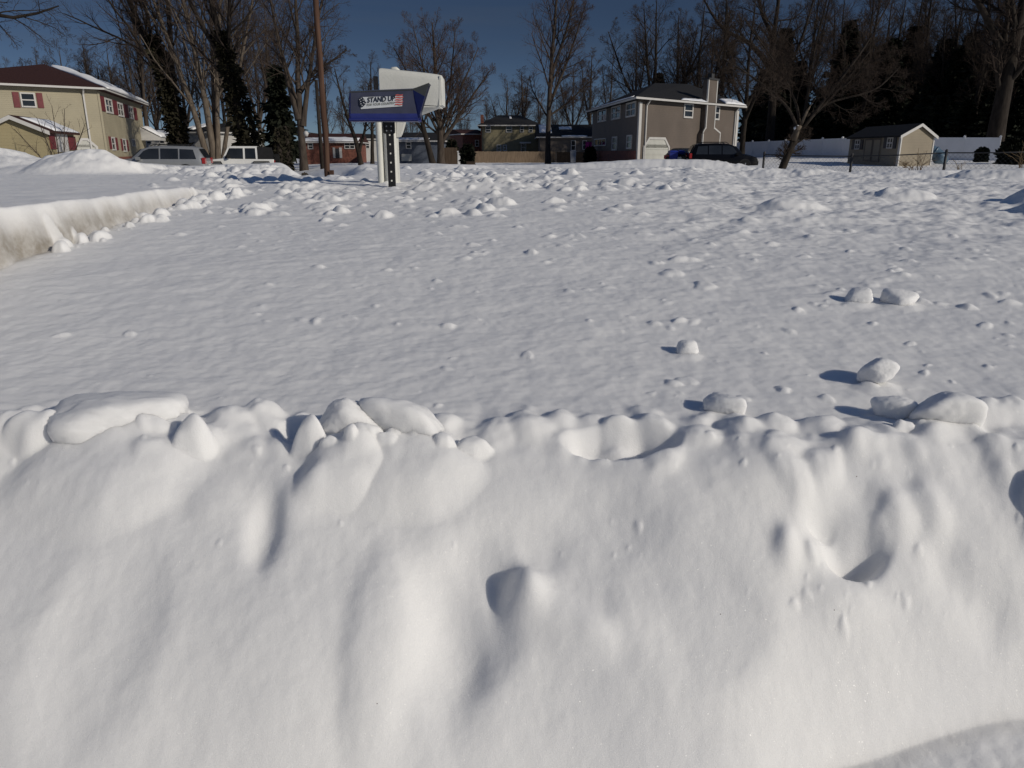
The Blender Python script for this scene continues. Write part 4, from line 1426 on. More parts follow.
def vehicle(name, label, cat, loc, rz, kind, paint):
    root = thing(name, label, cat, loc, rz)
    if kind == 'suv':
        zb, zt, wb, wt = 1.05, 1.74, .97, .70
        st = [(-2.42, .50, .95, .98, .80, .70), (-2.38, .42, 1.0, 1.15, .90, .76), (-2.30, .38, zb, 1.25, .94, .76), (-2.05, .33, zb, 1.68, .97, .70), (-1.7, .30, zb, zt, .97, wt), (-.4, .30, zb, zt + .03, .98, wt), (.35, .30, zb, zt - .02, .98, wt), (.75, .30, zb, 1.60, .98, .70), (1.30, .30, 1.06, 1.13, .97, .76), (1.9, .34, .99, 1.05, .95, .74), (2.3, .38, .88, .93, .88, .70), (2.46, .45, .70, .74, .75, .6)]
        body = loft_body(st, M[paint], root)
        wf = lambda z: .968 + (wt + .035 - .968) * (z - zb) / (zt - .06 - zb)
        gl = [[(-2.0, 1.10), (-1.18, 1.10), (-1.18, 1.60), (-1.85, 1.57)], [(-1.10, 1.10), (-.22, 1.10), (-.22, 1.63), (-1.10, 1.62)], [(-.14, 1.10), (.98, 1.10), (.62, 1.50), (.35, 1.62), (-.14, 1.63)]]
        wr = .37; wx = (1.45, -1.42); wy = .86
        rear = [(-2.395, .60, 1.13), (-2.395, -.60, 1.13), (-2.13, -.56, 1.60), (-2.13, .56, 1.60)]
        front = [(1.26, .66, 1.14), (1.26, -.66, 1.14), (.80, -.60, 1.57), (.80, .60, 1.57)]
        tails = [(-2.44, -2.28, .62, .95, .86, 1.16)]
    elif kind == 'sedan':
        zb, zt, wb, wt = .95, 1.46, .90, .60
        st = [(-2.38, .45, .80, .84, .72, .6), (-2.28, .34, .92, .97, .84, .68), (-1.85, .28, .97, 1.04, .89, .70), (-1.25, .25, zb, 1.38, .91, .60), (-.5, .25, zb, zt, .91, .60), (.2, .25, zb, zt - .03, .91, .60), (.95, .25, .95, 1.02, .91, .72), (1.7, .28, .88, .94, .89, .7), (2.2, .34, .74, .80, .82, .65), (2.35, .42, .62, .66, .7, .55)]
        body = loft_body(st, M[paint], root)
        wf = lambda z: .90 + (.635 - .90) * (z - zb) / (1.40 - zb)
        gl = [[(-1.35, 1.0), (-.48, 1.0), (-.48, 1.36), (-1.0, 1.34)], [(-.40, 1.0), (.78, 1.0), (.22, 1.34), (-.40, 1.36)]]
        wr = .33; wx = (1.42, -1.38); wy = .80
        rear = [(-1.80, .58, 1.06), (-1.80, -.58, 1.06), (-1.32, -.52, 1.35), (-1.32, .52, 1.35)]
        front = [(.94, .6, 1.04), (.94, -.6, 1.04), (.30, -.53, 1.40), (.30, .53, 1.40)]
        tails = [(-2.36, -2.12, .52, .86, .68, .93)]
    for s in (1, -1):
        for q in gl:
            g = MB(); side_panel(g, q, wf, s); g.build('side_window', M['glass'], root, False, True)
    for q, nm in ((rear, 'rear_window'), (front, 'windscreen')):
        gg = MB()
        nrm = (Vector(q[1]) - Vector(q[0])).cross(Vector(q[3]) - Vector(q[0])).normalized()
        if nm == 'rear_window' and nrm.x > 0 or nm == 'windscreen' and nrm.x < 0: nrm = -nrm
        nrm = nrm * .03
        gg.prism([Vector(p) + nrm * .2 for p in q], nrm)
        gg.build(nm, M['glass'], root, False, True)
    for x in wx:
        for s in (1, -1):
            wheel(root, x, s * wy, wr)
            a = MB()
            N = 12
            r0, r1 = wr + .02, wr + .10
            yy = s * (wb + .002)
            for k in range(N):
                t0, t1 = math.pi * k / N, math.pi * (k + 1) / N
                a.prism([(x + r0 * math.cos(t0), yy, wr + r0 * math.sin(t0)), (x + r1 * math.cos(t0), yy, wr + r1 * math.sin(t0)), (x + r1 * math.cos(t1), yy, wr + r1 * math.sin(t1)), (x + r0 * math.cos(t1), yy, wr + r0 * math.sin(t1))], (0, s * .02, 0))
            for k in range(N):
                t0, t1 = math.pi * k / N, math.pi * (k + 1) / N
                a.add([(x, yy + s * .003, wr), (x + r0 * math.cos(t0), yy + s * .003, wr + r0 * math.sin(t0)), (x + r0 * math.cos(t1), yy + s * .003, wr + r0 * math.sin(t1))], [(0, 1, 2)])
            a.build('wheel_arch', M['black_trim'], root, False, True)
    for s in (1, -1):
        for (xa, xb, ya, yb, za, zb_) in tails:
            t = MB(); t.box(xa, xb, min(s * ya, s * (yb + .015)), max(s * ya, s * (yb + .015)), za, zb_)
            t.build('tail_light', M['tail'], root, False, True)
        hd = MB(); hd.box(2.15, 2.40, min(s * .5, s * .80), max(s * .5, s * .80), .66, .80); hd.build('headlight', M['clear'], root, False, True)
        mi = MB(); mi.box(.78, .98, min(s * .95, s * 1.14), max(s * .95, s * 1.14), 1.05, 1.2) if kind == 'suv' else mi.box(.55, .72, min(s * .88, s * 1.06), max(s * .88, s * 1.06), .98, 1.1)
        mi.build('mirror', M[paint], root, False, True)
        if kind == 'suv':
            rr = MB(); rr.tube([(-1.7, s * .62, zt + .01), (-1.5, s * .62, zt + .09), (.1, s * .62, zt + .09), (.3, s * .62, zt + .01)], .025, 6); rr.build('roof_rail', M['black_trim'], root, False, True)
    b = MB(); b.box(-2.50, -2.38, -.80, .80, .36, .62); b.build('rear_bumper', M['black_trim'] if kind == 'suv' else M[paint], root, False, True)
    pl = MB(); pl.box(-2.46, -2.44, -.26, .26, .70, .84) if kind == 'suv' else pl.box(-2.42, -2.39, -.26, .26, .66, .80); pl.build('number_plate', M['trim'], root, False, True)
    return root


zr_ = -.45
p = at(160, 150, 42.5)
vehicle('suv', 'silver family car with dark windows parked behind the snow ridge on the left', 'car', (p.x, p.y, zr_), math.radians(189), 'suv', 'silver')
p = at(722, 150, 50.5)
vehicle('sedan', 'black car with a red tail light parked beside the tall chimney', 'car', (p.x, p.y, -.24), math.radians(-4), 'suv', 'black_paint').scale = (.88, 1, 1)
p = at(683, 150, 53.5)
vehicle('sedan', 'second dark car half hidden behind the black car by the blue bin', 'car', (p.x, p.y, .0), math.radians(70), 'sedan', 'black_paint').scale = (1, 1, .86)


def offroader():
    p = at(238, 150, 46.5)
    r = thing('off_roader', 'boxy white off-road vehicle with black soft top parked by the pale tree', 'car', (p.x, p.y, -.55), math.radians(194))
    b = MB()
    b.hexa([(-2.0, -.78, .55), (2.05, -.70, .55), (2.05, .70, .55), (-2.0, .78, .55), (-2.0, -.78, 1.15), (.72, -.78, 1.17), (.72, .78, 1.17), (-2.0, .78, 1.15)]) if False else None
    prof = [(-2.0, .55), (2.0, .55), (2.05, .75), (2.03, 1.08), (.80, 1.20), (.74, 1.18), (-2.0, 1.15)]
    for s in (1,):
        b.prism([(x, -.78, z) for x, z in prof], (0, 1.56, 0))
    o = b.build('body', M['white_paint'], r, False, True)
    bv = o.modifiers.new("bevel", 'BEVEL'); bv.width = .05; bv.segments = 2
    c = MB()
    # cab frame: windscreen pillars, door frames and roof bar in white
    for s in (1, -1):
        for (xa, za, xb, zb_) in [(.78, 1.18, .45, 1.80), (-.35, 1.15, -.38, 1.80), (-1.05, 1.15, -1.05, 1.80)]:
            c.prism([(xa - .05, s * .76, za), (xa + .05, s * .76, za), (xb + .05, s * .70, zb_), (xb - .05, s * .70, zb_)][::s], (0, -s * .06, 0))
        c.prism([(.45, s * .70, 1.76), (.45, s * .70, 1.84), (-1.1, s * .70, 1.84), (-1.1, s * .70, 1.76)][::s], (0, -s * .06, 0))
    c.box(.40, .48, -.70, .70, 1.77, 1.84)
    c.build('door_frame', M['white_paint'], r, False, True)
    hd = MB(); hd.box(-1.12, .42, -.695, .695, 1.815, 1.87); hd.build('hard_top', M['white_paint'], r, False, True)
    t = MB()
    t.hexa([(-2.0, -.76, 1.16), (-1.08, -.76, 1.16), (-1.08, .76, 1.16), (-2.0, .76, 1.16), (-1.86, -.66, 1.80), (-1.10, -.67, 1.86), (-1.10, .67, 1.86), (-1.86, .66, 1.80)])
    t.build('soft_top', M['canvas'], r, False, True)
    for s in (1, -1):
        for q in [[(.66, 1.2), (-.30, 1.2), (-.33, 1.76), (.40, 1.76)], [(-.40, 1.2), (-1.0, 1.2), (-1.0, 1.76), (-.43, 1.76)]]:
            P = [Vector((x, s * (.73 - .06 * (z - 1.2) / .56), z)) for x, z in q]
            g = MB(); g.prism(P[::s], (0, -s * .015, 0)); g.build('side_window', M['glass'], r, False, True)
    g = MB(); g.prism([(.72, .68, 1.2), (.72, -.68, 1.2), (.44, -.64, 1.77), (.44, .64, 1.77)], (-.02, 0, 0))
    g.build('windscreen', M['glass'], r, False, True)
    for x in (1.35, -1.3):
        for s in (1, -1):
            wheel(r, x, s * .80, .42, .28)
            f = MB()
            for (xa, za, xb, zb_) in [(x - .62, .62, x - .42, .98), (x - .42, .98, x + .42, .98), (x + .42, .98, x + .62, .62)]:
                f.prism([(xa, s * .78, za), (xb, s * .78, zb_), (xb, s * .78, zb_ + .06), (xa, s * .78, za + .06)], (0, s * .18, 0))
            f.build('fender', M['black_trim'], r, False, True)
    fb = MB(); fb.box(2.08, 2.28, -.82, .82, .55, .75); fb.build('front_bumper', M['black_trim'], r, False, True)
    rb = MB(); rb.box(-2.2, -2.02, -.8, .8, .55, .72); rb.build('rear_bumper', M['black_trim'], r, False, True)
    sp = MB(); sp.tube([(-2.03, 0.05, 1.05), (-2.29, 0.05, 1.05)], .40, 18); sp.build('spare_wheel', M['rubber'], r, False, True)
    for s in (1, -1):
        h = MB(); h.tube([(2.05, s * .48, .92), (2.09, s * .48, .92)], .10, 12); h.build('headlight', M['clear'], r, False, True)
        m_ = MB(); m_.box(.42, .55, min(s * .80, s * 1.0), max(s * .80, s * 1.0), 1.2, 1.42); m_.build('mirror', M['black_trim'], r, False, True)
        tl = MB(); tl.box(-2.06, -2.003, min(s * .6, s * .76), max(s * .6, s * .76), .88, 1.08); tl.build('tail_light', M['tail'], r, False, True)


offroader()
# dark trailer nose between the two
p = at(206, 158, 46)


def trailer():
    r = thing('utility_trailer', 'small black utility trailer between the silver car and the white off-roader', 'trailer', (p.x, p.y, -.5), .1)
    b = MB()
    b.box(-.95, .95, -.55, .55, .45, .50)
    for q in [(-.95, .95, -.55, -.50), (-.95, .95, .50, .55), (-.95, -.90, -.495, .495), (.90, .95, -.495, .495)]: b.box(*q, .505, .95)
    b.build('bed', M['black_trim'], r, False, True)
    t = MB(); t.tube([(.95, 0, .45), (1.5, 0, .45)], .04, 8); t.build('tow_bar', M['galv'], r, False, True)
    for s in (1, -1): wheel(r, 0, s * .68, .30, .18)


trailer()

# ------------------------------------------------------------------ mailboxes
def blue_mailbox():
    Y = 5.90
    P = lambda x, y, dy=0.0: at(x, y, Y + dy)
    base = P(390, 183)
    r = thing('blue_mailbox', 'blue mailbox with a flag sticker and flared end on a black perforated post', 'mailbox', (base.x, base.y, gz(base.x, base.y)))
    dep = 0.20
    LB, RB = P(349.2, 119.8), P(418.4, 119.8)
    LM, RM = P(349.2, 113.5, -.004), P(416.8, 113.5, -.004)
    LT, RT = P(349.3, 92.3, .035), P(412.8, 89.8, .035)
    tip = P(429.2, 83.4, .045)
    mid = P(424.8, 96.3, -.035)
    back = lambda v, d: Vector((v.x, v.y + d, v.z))
    # lower skirt
    b = MB()
    th = .012
    # front face lower band, upper band
    b.prism([LB, RB, RM, LM], (0, .008, 0))
    o = b.build('lower_panel', M['blue_plastic'], r)
    u = MB()
    u.prism([LM, RM, RT, LT], (0, .010, 0))
    u.build('side_panel', M['blue_greyer'], r)
    # top ridge, rear side, bottom, left end
    c = MB()
    LTb, RTb = back(LT, .13), back(RT, .13)
    LMb, RMb = back(LM, .208), back(RM, .208)
    LBb, RBb = back(LB, .20), back(RB, .20)
    apexL, apexR = P(349.3, 91.0, .10), P(413.0, 88.4, .10)
    c.prism([LT, RT, apexR, apexL], (0, 0, -.008))
    c.prism([apexL, apexR, RTb, LTb], (0, 0, -.008))
    c.prism([LTb, RTb, RMb, LMb], (0, -.010, 0))
    c.prism([LMb, RMb, RBb, LBb], (0, -.010, 0))
    c.prism([LB, LBb, RBb, RB], (0, 0, -.010))
    c.prism([LB, LM, LT, apexL, LTb, LMb, LBb], (.010, 0, 0))
    c.build('shell', M['blue_plastic'], r)
    # flared mouth on the right
    f = MB(); e_ = Vector((0, .008, 0))
    f.prism([RB, mid, RT], e_)
    f2 = MB(); f2.prism([RT, mid, tip], e_)
    tb, mb_ = back(tip, .11), back(RB, .20) + Vector((.004, .015, .06))
    f3 = MB()
    f3.prism([apexR, tip, tb], (0, 0, -.008))
    f3.prism([apexR, RT, tip], (0, 0, -.008)); f3.prism([apexR, tb, RTb], (0, 0, -.008))
    f3.prism([RBb, RTb, mb_], -e_); f3.prism([RTb, tb, mb_], -e_)
    f.build('mouth_flare', M['blue_plastic'], r)
    f2.build('mouth_hood', M['grey_plastic'], r)
    f3.build('hood_top', M['blue_greyer'], r)
    lip = MB()
    lip.tube([P(349.0, 119.4, -.008), P(418.3, 119.4, -.008)], .007, 6); lip.build('rim_bead', M['blue_plastic'], r)
    seam = MB(); seam.tube([LT + Vector((0, 0, .002)), RT + Vector((0, 0, .002)), tip], .0055, 6); seam.build('top_seam', M['grey_plastic'], r)
    sn = MB(); sn.tube([P(349.5, 91.6, .05), P(354, 90.6, .05), P(360, 91.0, .05)], [.004, .012, .003], 8)
    # sticker: lies on the sloping side panel
    pn = (RT - LM).cross(LT - LM)
    ux = (RM - LM).normalized(); nv = ux.cross((LT - LM).normalized()); nv = nv if nv.y < 0 else -nv
    uz = nv.cross(ux); uz = uz if uz.z > 0 else -uz

    def onp(px, py, d):
        dd = ray(px, py)
        k = (LM - EYE).dot(nv) / dd.dot(nv)
        return EYE + dd * k + nv * d
    c0, c1, c2, c3 = onp(361.0, 109.3, .003), onp(402.2, 106.4, .003), onp(402.6, 96.2, .003), onp(361.6, 97.3, .003)
    st = MB(); st.prism([c0, c1, c2, c3], nv * .002)
    so = st.build('sticker', M['sticker'], r)
    uvec = (c1 - c0); vvec = (c3 - c0)
    q = lambda a, b_, d=.0035: c0 + uvec * a + vvec * b_ + nv * d
    # dark star field corner with a jagged left edge
    ca = MB()
    ca.prism([q(-.03, .30), q(.03, .12), q(.10, .34), q(.13, .52), q(.09, .62), q(.07, .80), q(.02, 1.0), q(-.04, .94), q(-.05, .62)], nv * .002)
    ca.build('star_corner', M['ink'], so)
    sm = MB()
    for (a, b_) in [(.00, .88), (.05, .72), (-.01, .62), (.06, .50), (.00, .42), (.095, .44), (.03, .28), (-.035, .78)]:
        cc = q(a, b_, .006)
        pts = []
        for k in range(10):
            rr = .0052 if k % 2 == 0 else .0022
            t = math.pi / 2 + k * math.pi / 5
            pts.append(cc + ux * math.cos(t) * rr + uz * math.sin(t) * rr)
        sm.prism(pts, nv * .001)
    sm.build('star', M['sticker'], so)
    # wavy red stripes at the right end
    for k in range(5):
        s_ = MB()
        b0 = .10 + .195 * k
        prev = None
        for j in range(7):
            a = .83 + .19 * j / 6 * (1.0 if k % 2 else .92)
            w_ = .03 * math.sin(j * 1.1)
            pt_ = (q(a, b0 + w_, .0055), q(a, b0 + w_ + .095, .0055))
            if prev: s_.prism([prev[0], pt_[0], pt_[1], prev[1]], nv * .001)
            prev = pt_
        s_.build('stripe', M['red_ink'], so)

    def lettering(txt, a0, a1, b0, b1, m, bold):
        cu = bpy.data.curves.new("lettering", 'FONT')
        cu.body = txt; cu.size = 1.0; cu.offset = bold; cu.resolution_u = 3
        t = bpy.data.objects.new("lettering", cu); COL.objects.link(t)
        bpy.context.view_layer.update()
        me = bpy.data.meshes.new_from_object(t.evaluated_get(bpy.context.evaluated_depsgraph_get()))
        bpy.data.objects.remove(t)
        co = np.array([v.co[:2] for v in me.vertices])
        mn, mx = co.min(0), co.max(0)
        R0 = Vector(root_loc(r))
        for v, (x, y) in zip(me.vertices, co):
            a = a0 + (a1 - a0) * (x - mn[0]) / (mx[0] - mn[0]); b_ = b0 + (b1 - b0) * (y - mn[1]) / (mx[1] - mn[1])
            v.co = q(a, b_, .0055) - R0
        me.materials.append(M[m])
        o2 = bpy.data.objects.new("lettering", me); COL.objects.link(o2); o2.parent = so
    lettering("STAND UP", .15, .82, .47, .92, 'ink', .028)
    lettering("FOR YOUR COUNTRY", .145, .82, .20, .40, 'ink_green', .012)
    # black perforated post with real holes, widened bracket at the top
    zb = gz(base.x, base.y) - .25
    ztop = P(390, 120).z - .010
    yp = Y + .075
    xl, xr = at(386.9, 150, yp).x, at(393.9, 150, yp).x
    po = MB()
    hw = (xr - xl)
    cx = (xl + xr) / 2
    hs = .0058
    pitch = .066
    po.box(xl, cx - hs, yp - .004, yp, zb, ztop - .004); po.box(cx + hs, xr, yp - .004, yp, zb, ztop - .004)
    z = zb; zlist = []
    zc = zb + .03
    while zc < ztop - .03:
        zlist.append(zc); zc += pitch
    zz = zb
    for zc in zlist:
        po.box(cx - hs, cx + hs, yp - .0039, yp - .0002, zz, zc - hs); zz = zc + hs
    po.box(cx - hs, cx + hs, yp - .0039, yp - .0002, zz, ztop - .005)
    for x0, x1 in ((xl, xl + .004), (xr - .004, xr)): po.box(x0, x1, yp + .0005, yp + .03, zb, ztop - .004)
    po.build('post', M['black_metal'], r)
    br = MB()
    zb0 = P(388, 133.5).z
    bx0, bx1 = at(383.8, 128, yp - .02).x, at(394.0, 128, yp - .02).x
    br.box(bx0, bx1, yp - .010, yp - .005, zb0, ztop - .002)
    for x0, x1 in ((bx0 - .004, bx0 - .0005), (bx1 + .0005, bx1 + .004)): br.box(x0, x1, yp - .03, yp + .01, zb0 + .005, ztop - .002)
    bo = br.build('bracket', M['black_metal'], r)
    for (ix, iz) in ((.25, .25), (.72, .25), (.25, .62), (.72, .62)):
        s_ = MB(); x = bx0 + (bx1 - bx0) * ix; z = zb0 + (ztop - zb0) * iz
        s_.tube([(x, yp - .0105, z), (x, yp - .0165, z)], .0055, 6); s_.build('bolt', M['rim'], bo)


def white_mailbox():
    Y = 6.35
    P = lambda x, y, dy=0.0: at(x, y, Y + dy)
    base = P(386, 183)
    r = thing('white_mailbox', 'large white plastic mailbox behind the blue one on a thick white post', 'mailbox', (base.x, base.y, gz(base.x, base.y)))
    dep = .30
    # body: rounded top box, closed
    V_, F_ = [], []
    prof = []     # (depth fraction, height fraction) cross-section from front bottom over the top to the back
    prof = [(0.0, 0.0), (-.02, .25), (-.02, .80), (0.0, .92), (.04, .98), (.12, 1.01), (.5, 1.04), (.88, 1.01), (.96, .98), (1.0, .9), (1.02, .5), (1.0, 0.0)]
    ends = []
    xs = [(378.8, 68.3, 104.0), (381, 68.0, 104.0), (400, 70.0, 104.4), (425, 72.6, 105.2), (437.0, 74.2, 105.8), (440.2, 75.0, 105.6), (441.4, 77.0, 104.8)]
    for (px, pt_, pb) in xs:
        T, B_ = P(px, pt_), P(px, pb)
        ring = [Vector((T.x, T.y + dep * d, B_.z + (T.z - B_.z) * hgt)) for d, hgt in prof]
        V_ += [tuple(v) for v in ring]
    n = len(prof)
    for i in range(len(xs) - 1):
        for k in range(n):
            F_.append((i * n + k, (i + 1) * n + k, (i + 1) * n + (k + 1) % n, i * n + (k + 1) % n))
    F_.append(tuple(range(n))); F_.append(tuple((len(xs) - 1) * n + k for k in range(n))[::-1])
    o = mesh_obj('body', V_, F_, M['white_plastic'], r, True)
    md = o.modifiers.new("edge", 'EDGE_SPLIT'); md.split_angle = math.radians(35)
    # door end on the right with a slim lip
    lp = MB()
    lp.prism([P(438.8, 105.7, -.0075), P(440.2, 105.7, -.0075), P(441.2, 78.5, -.0075), P(440.4, 76.0, -.0075), P(439.2, 75.6, -.0075)], (0, dep + .02, 0))
    lp.build('door', M['white_plastic'], r)
    # lower hull tapering back to the post
    hl = MB()
    zA = P(400, 106.2).z
    front = [P(379, 106.2, .012), P(438.8, 107.0, .012), P(421.5, 113.8, .10), P(405, 119.5, .10), P(379, 119.5, .06)]
    hl.prism(front, (0, .16, 0))
    hl.prism([P(379, 105.4, .006), P(439.8, 105.9, .006), P(439.8, 107.2, .006), P(379, 106.6, .006)], (0, .27, 0))
    hl.build('lower_hull', M['white_plastic'], r)
    # top knob and raised rib
    kb = MB()
    kb.tube([P(390, 70.2, .12), P(392.5, 69.3, .12), P(396.5, 69.2, .12), P(399.5, 70.6, .12)], [.008, .018, .018, .008], 10)
    kb.build('top_latch', M['white_plastic'], r, True)
    # post: two rounded flutes with a groove, wing on the right
    zb = gz(base.x, base.y) - .3
    zt = P(386, 118).z
    po = MB()
    x0, x1 = at(376.0, 150, Y + .02).x, at(382.4, 150, Y + .02).x
    x2, x3 = at(383.6, 150, Y + .02).x, at(396.3, 150, Y + .02).x

    def flute(xa, xb):
        pts = []
        for k in range(9):
            t = math.pi * k / 8
            pts.append(((xa + xb) / 2 - (xb - xa) / 2 * math.cos(t), Y + .045 - .025 * math.sin(t), zb))
        pts += [(xb, Y + .17, zb), (xa, Y + .17, zb)]
        po.prism(pts, (0, 0, zt - zb + .02))
    flute(x0, x1); flute(x2, x3)
    po.box(x1 + .0005, x2 - .0005, Y + .06, Y + .16, zb, zt)
    po.build('post', M['white_plastic'], r)
    wg = MB()
    wg.prism([P(396.4, 118.6, .045), P(405.6, 118.6, .045), P(404.2, 123, .045), P(401, 133.8, .045), P(399.4, 136.6, .045), P(396.4, 137.2, .045)], (0, .10, 0))
    wo = wg.build('brace', M['white_plastic'], r)
    fl = MB(); a = P(375.5, 75, .17)
    fl.box(a.x - .02, a.x + .012, a.y, a.y + .05, P(375, 88).z, P(375, 74).z)
    fl.build('flag', M['brown_siding'], r)


blue_mailbox()
white_mailbox()

# ------------------------------------------------------------------ utility poles
def utility_pole():
    b = at(328, 180.5, 25)
    r = thing('utility_pole', 'tall brown wooden utility pole rising from the snow left of the mailboxes', 'pole', (b.x, b.y, gz(b.x, b.y)))
    mb = MB()
    zs = np.linspace(b.z - .6, b.z + 10.5, 14)
    g = np.random.default_rng(2)
    mb.tube([(b.x + g.normal(0, .012), b.y + g.normal(0, .012), z) for z in zs], np.linspace(.090, .080, 14), 14)
    mb.build('post', M['pole'], r, True)
    x = MB(); x.box(b.x - 1.2, b.x + 1.2, b.y - .19, b.y - .12, b.z + 9.6, b.z + 9.75); x.build('crossarm', M['pole'], r)
    st = MB()
    for k, z in enumerate(np.arange(b.z + 3.2, b.z + 9, .9)):
        s = 1 if k % 2 else -1
        st.tube([(b.x + s * .12, b.y, z), (b.x + s * .24, b.y, z)], .012, 6)
    st.build('climbing_step', M['galv'], r)
    pl = MB(); q = at(329, 172, 24.3); pl.box(b.x + .10, b.x + .24, b.y - .16, b.y - .14, b.z + .18, b.z + .32); pl.build('tag_plate', M['pole'], r)
    b = at(322, 164, 52)
    r = thing('utility_pole', 'thin dark pole farther back beside the brown utility pole', 'pole', (b.x, b.y, gz(b.x, b.y)))
    mb = MB(); mb.tube([(b.x, b.y, -.8), (b.x, b.y, zpx(322, 80, 52))], [.13, .10], 10); mb.build('post', M['bark_dark'], r, True)
    lm = MB(); c = at(306, 134, 51.5)
    lm.tube([(b.x, b.y, c.z), (c.x, c.y, c.z + .1)], .03, 6); lm.build('arm', M['bark_dark'], r, True)
    l2 = MB(); l2.tube([(c.x, c.y, c.z - .15), (c.x, c.y, c.z + .05), (c.x, c.y, c.z + .18)], [.10, .18, .08], 10); l2.build('lamp', M['trim'], r, True)


utility_pole()

# ------------------------------------------------------------------ bins, cloth, debris
def wheeled_bin(pxa, pya, pxb, pyb, Y, m, label, zb):
    a, b = at(pxa, pya, Y), at(pxb, pyb, Y)
    r = thing('wheeled_bin', label, 'bin', ((a.x + b.x) / 2, Y, zb))
    x0, x1, zt = a.x, b.x, a.z
    d = .35
    mb = MB()
    k = .06
    mb.hexa([(x0 + k, Y - d + k, zb + .08), (x1 - k, Y - d + k, zb + .08), (x1 - k, Y + d - k, zb + .08), (x0 + k, Y + d - k, zb + .08), (x0, Y - d, zt - .08), (x1, Y - d, zt - .08), (x1, Y + d, zt - .08), (x0, Y + d, zt - .08)])
    mb.build('bin_body', M[m], r)
    l = MB(); l.hexa([(x0 - .03, Y - d - .03, zt - .077), (x1 + .03, Y - d - .03, zt - .077), (x1 + .03, Y + d, zt - .077), (x0 - .03, Y + d, zt - .077), (x0 + .05, Y - d + .05, zt), (x1 - .05, Y - d + .05, zt), (x1 - .05, Y + d - .05, zt + .03), (x0 + .05, Y + d - .05, zt + .03)])
    l.build('lid', M[m], r)
    for x in (x0 + .02, x1 - .02):
        w_ = MB(); w_.tube([(x - .03, Y + d, zb + .14), (x + .03, Y + d, zb + .14)], .14, 12); w_.build('wheel', M['rubber'], r)
    h_ = MB(); h_.tube([(x0 + .05, Y + d + .08, zt - .1), (x1 - .05, Y + d + .08, zt - .1)], .02, 6); h_.build('handle', M['black_trim'], r)


wheeled_bin(669.2, 150.8, 677.3, 151.2, 51.5, 'bin_blue', 'bright blue wheeled bin, left one of the pair beside the garage door', .15)
wheeled_bin(677.9, 150.5, 683.8, 151.0, 52, 'bin_blue', 'darker blue wheeled bin, right one of the pair beside the garage door', .15)
wheeled_bin(570.5, 150.5, 576, 150.5, 88, 'grey_bin', 'pale grey wheeled bin at the end of the dark fence', -.6)


def magenta_banner():
    a, b = at(585.5, 142, 70), at(591.5, 151, 70)
    r = thing('garden_flag', 'magenta garden flag hanging left of the taupe house', 'flag', (a.x, a.y, -.6))
    n = 10
    vs, fs = [], []
    for j in range(n + 1):
        for i in range(n + 1):
            vs.append((a.x + (b.x - a.x) * i / n, a.y + .05 * math.sin(i * .9) , a.z + (b.z - a.z) * j / n))
    for j in range(n):
        for i in range(n):
            q = j * (n + 1) + i
            fs.append((q, q + 1, q + n + 2, q + n + 1))
    o = mesh_obj('cloth', vs, fs, M['magenta'], r, True)
    sm = o.modifiers.new("thick", 'SOLIDIFY'); sm.thickness = .02
    p_ = MB(); p_.tube([(a.x - .05, a.y, -.8), (a.x - .05, a.y, a.z + .05)], .03, 8); p_.tube([(a.x - .05, a.y, a.z + .03), (b.x, a.y, a.z + .03)], .02, 6)
    p_.build('flagpole', M['galv'], r)


magenta_banner()


def debris():
    # half buried dark slab and clod by the pole
    p = at(301, 178, 20)
    r = thing('dirt_clod', 'dark frozen clod and board sticking out of the snow left of the utility pole', 'debris', (p.x, p.y, gz(p.x, p.y)))
    z = p.z
    b = MB(); b.hexa([(p.x - .25, p.y - .1, z - .14), (p.x + .05, p.y - .12, z - .14), (p.x + .06, p.y + .1, z - .14), (p.x - .24, p.y + .1, z - .14), (p.x - .25, p.y - .1, z - .09), (p.x + .05, p.y - .12, z - .10), (p.x + .06, p.y + .1, z - .09), (p.x - .24, p.y + .1, z - .08)])
    b.build('board', M['wood_dark'], r)
    import bmesh
    bm = bmesh.new(); bmesh.ops.create_icosphere(bm, subdivisions=3, radius=1)
    g = np.random.default_rng(4)
    for v in bm.verts:
        k = 1 + .25 * g.normal() * .5
        v.co = Vector((v.co.x * .11 * k + p.x + .1, v.co.y * .1 * k + p.y, v.co.z * .13 * k + z + .0))
    vs = [v.co[:] for v in bm.verts]; fs = [[w_.index for w_ in f.verts] for f in bm.faces]; bm.free()
    mesh_obj('clod', vs, fs, M['soil'], r)
    # dark block by the evergreen shrub
    p = at(471, 163, 66)
    r = thing('storage_box', 'small dark box lying on the snow beside the evergreen shrub', 'box', (p.x, p.y, -.2))
    q = at(466.5, 161.5, 66); q2 = at(474.8, 165.3, 66)
    b = MB(); b.box(q.x, q2.x, p.y - .2, p.y + .2, q2.z - .2, q.z - .05); b.build('crate', M['wood_dark'], r)
    l = MB(); l.box(q.x - .03, q2.x + .03, p.y - .23, p.y + .23, q.z - .047, q.z); l.build('lid', M['wood_dark'], r)


debris()
# ------------------------------------------------------------------ trees
def frames(d):
    a = np.where(np.abs(d[..., 2:3]) < .9, np.array([0, 0, 1.0]), np.array([1.0, 0, 0]))
    u = np.cross(d, a); u /= np.linalg.norm(u, axis=-1, keepdims=True) + 1e-9
    v = np.cross(d, u)
    return u, v


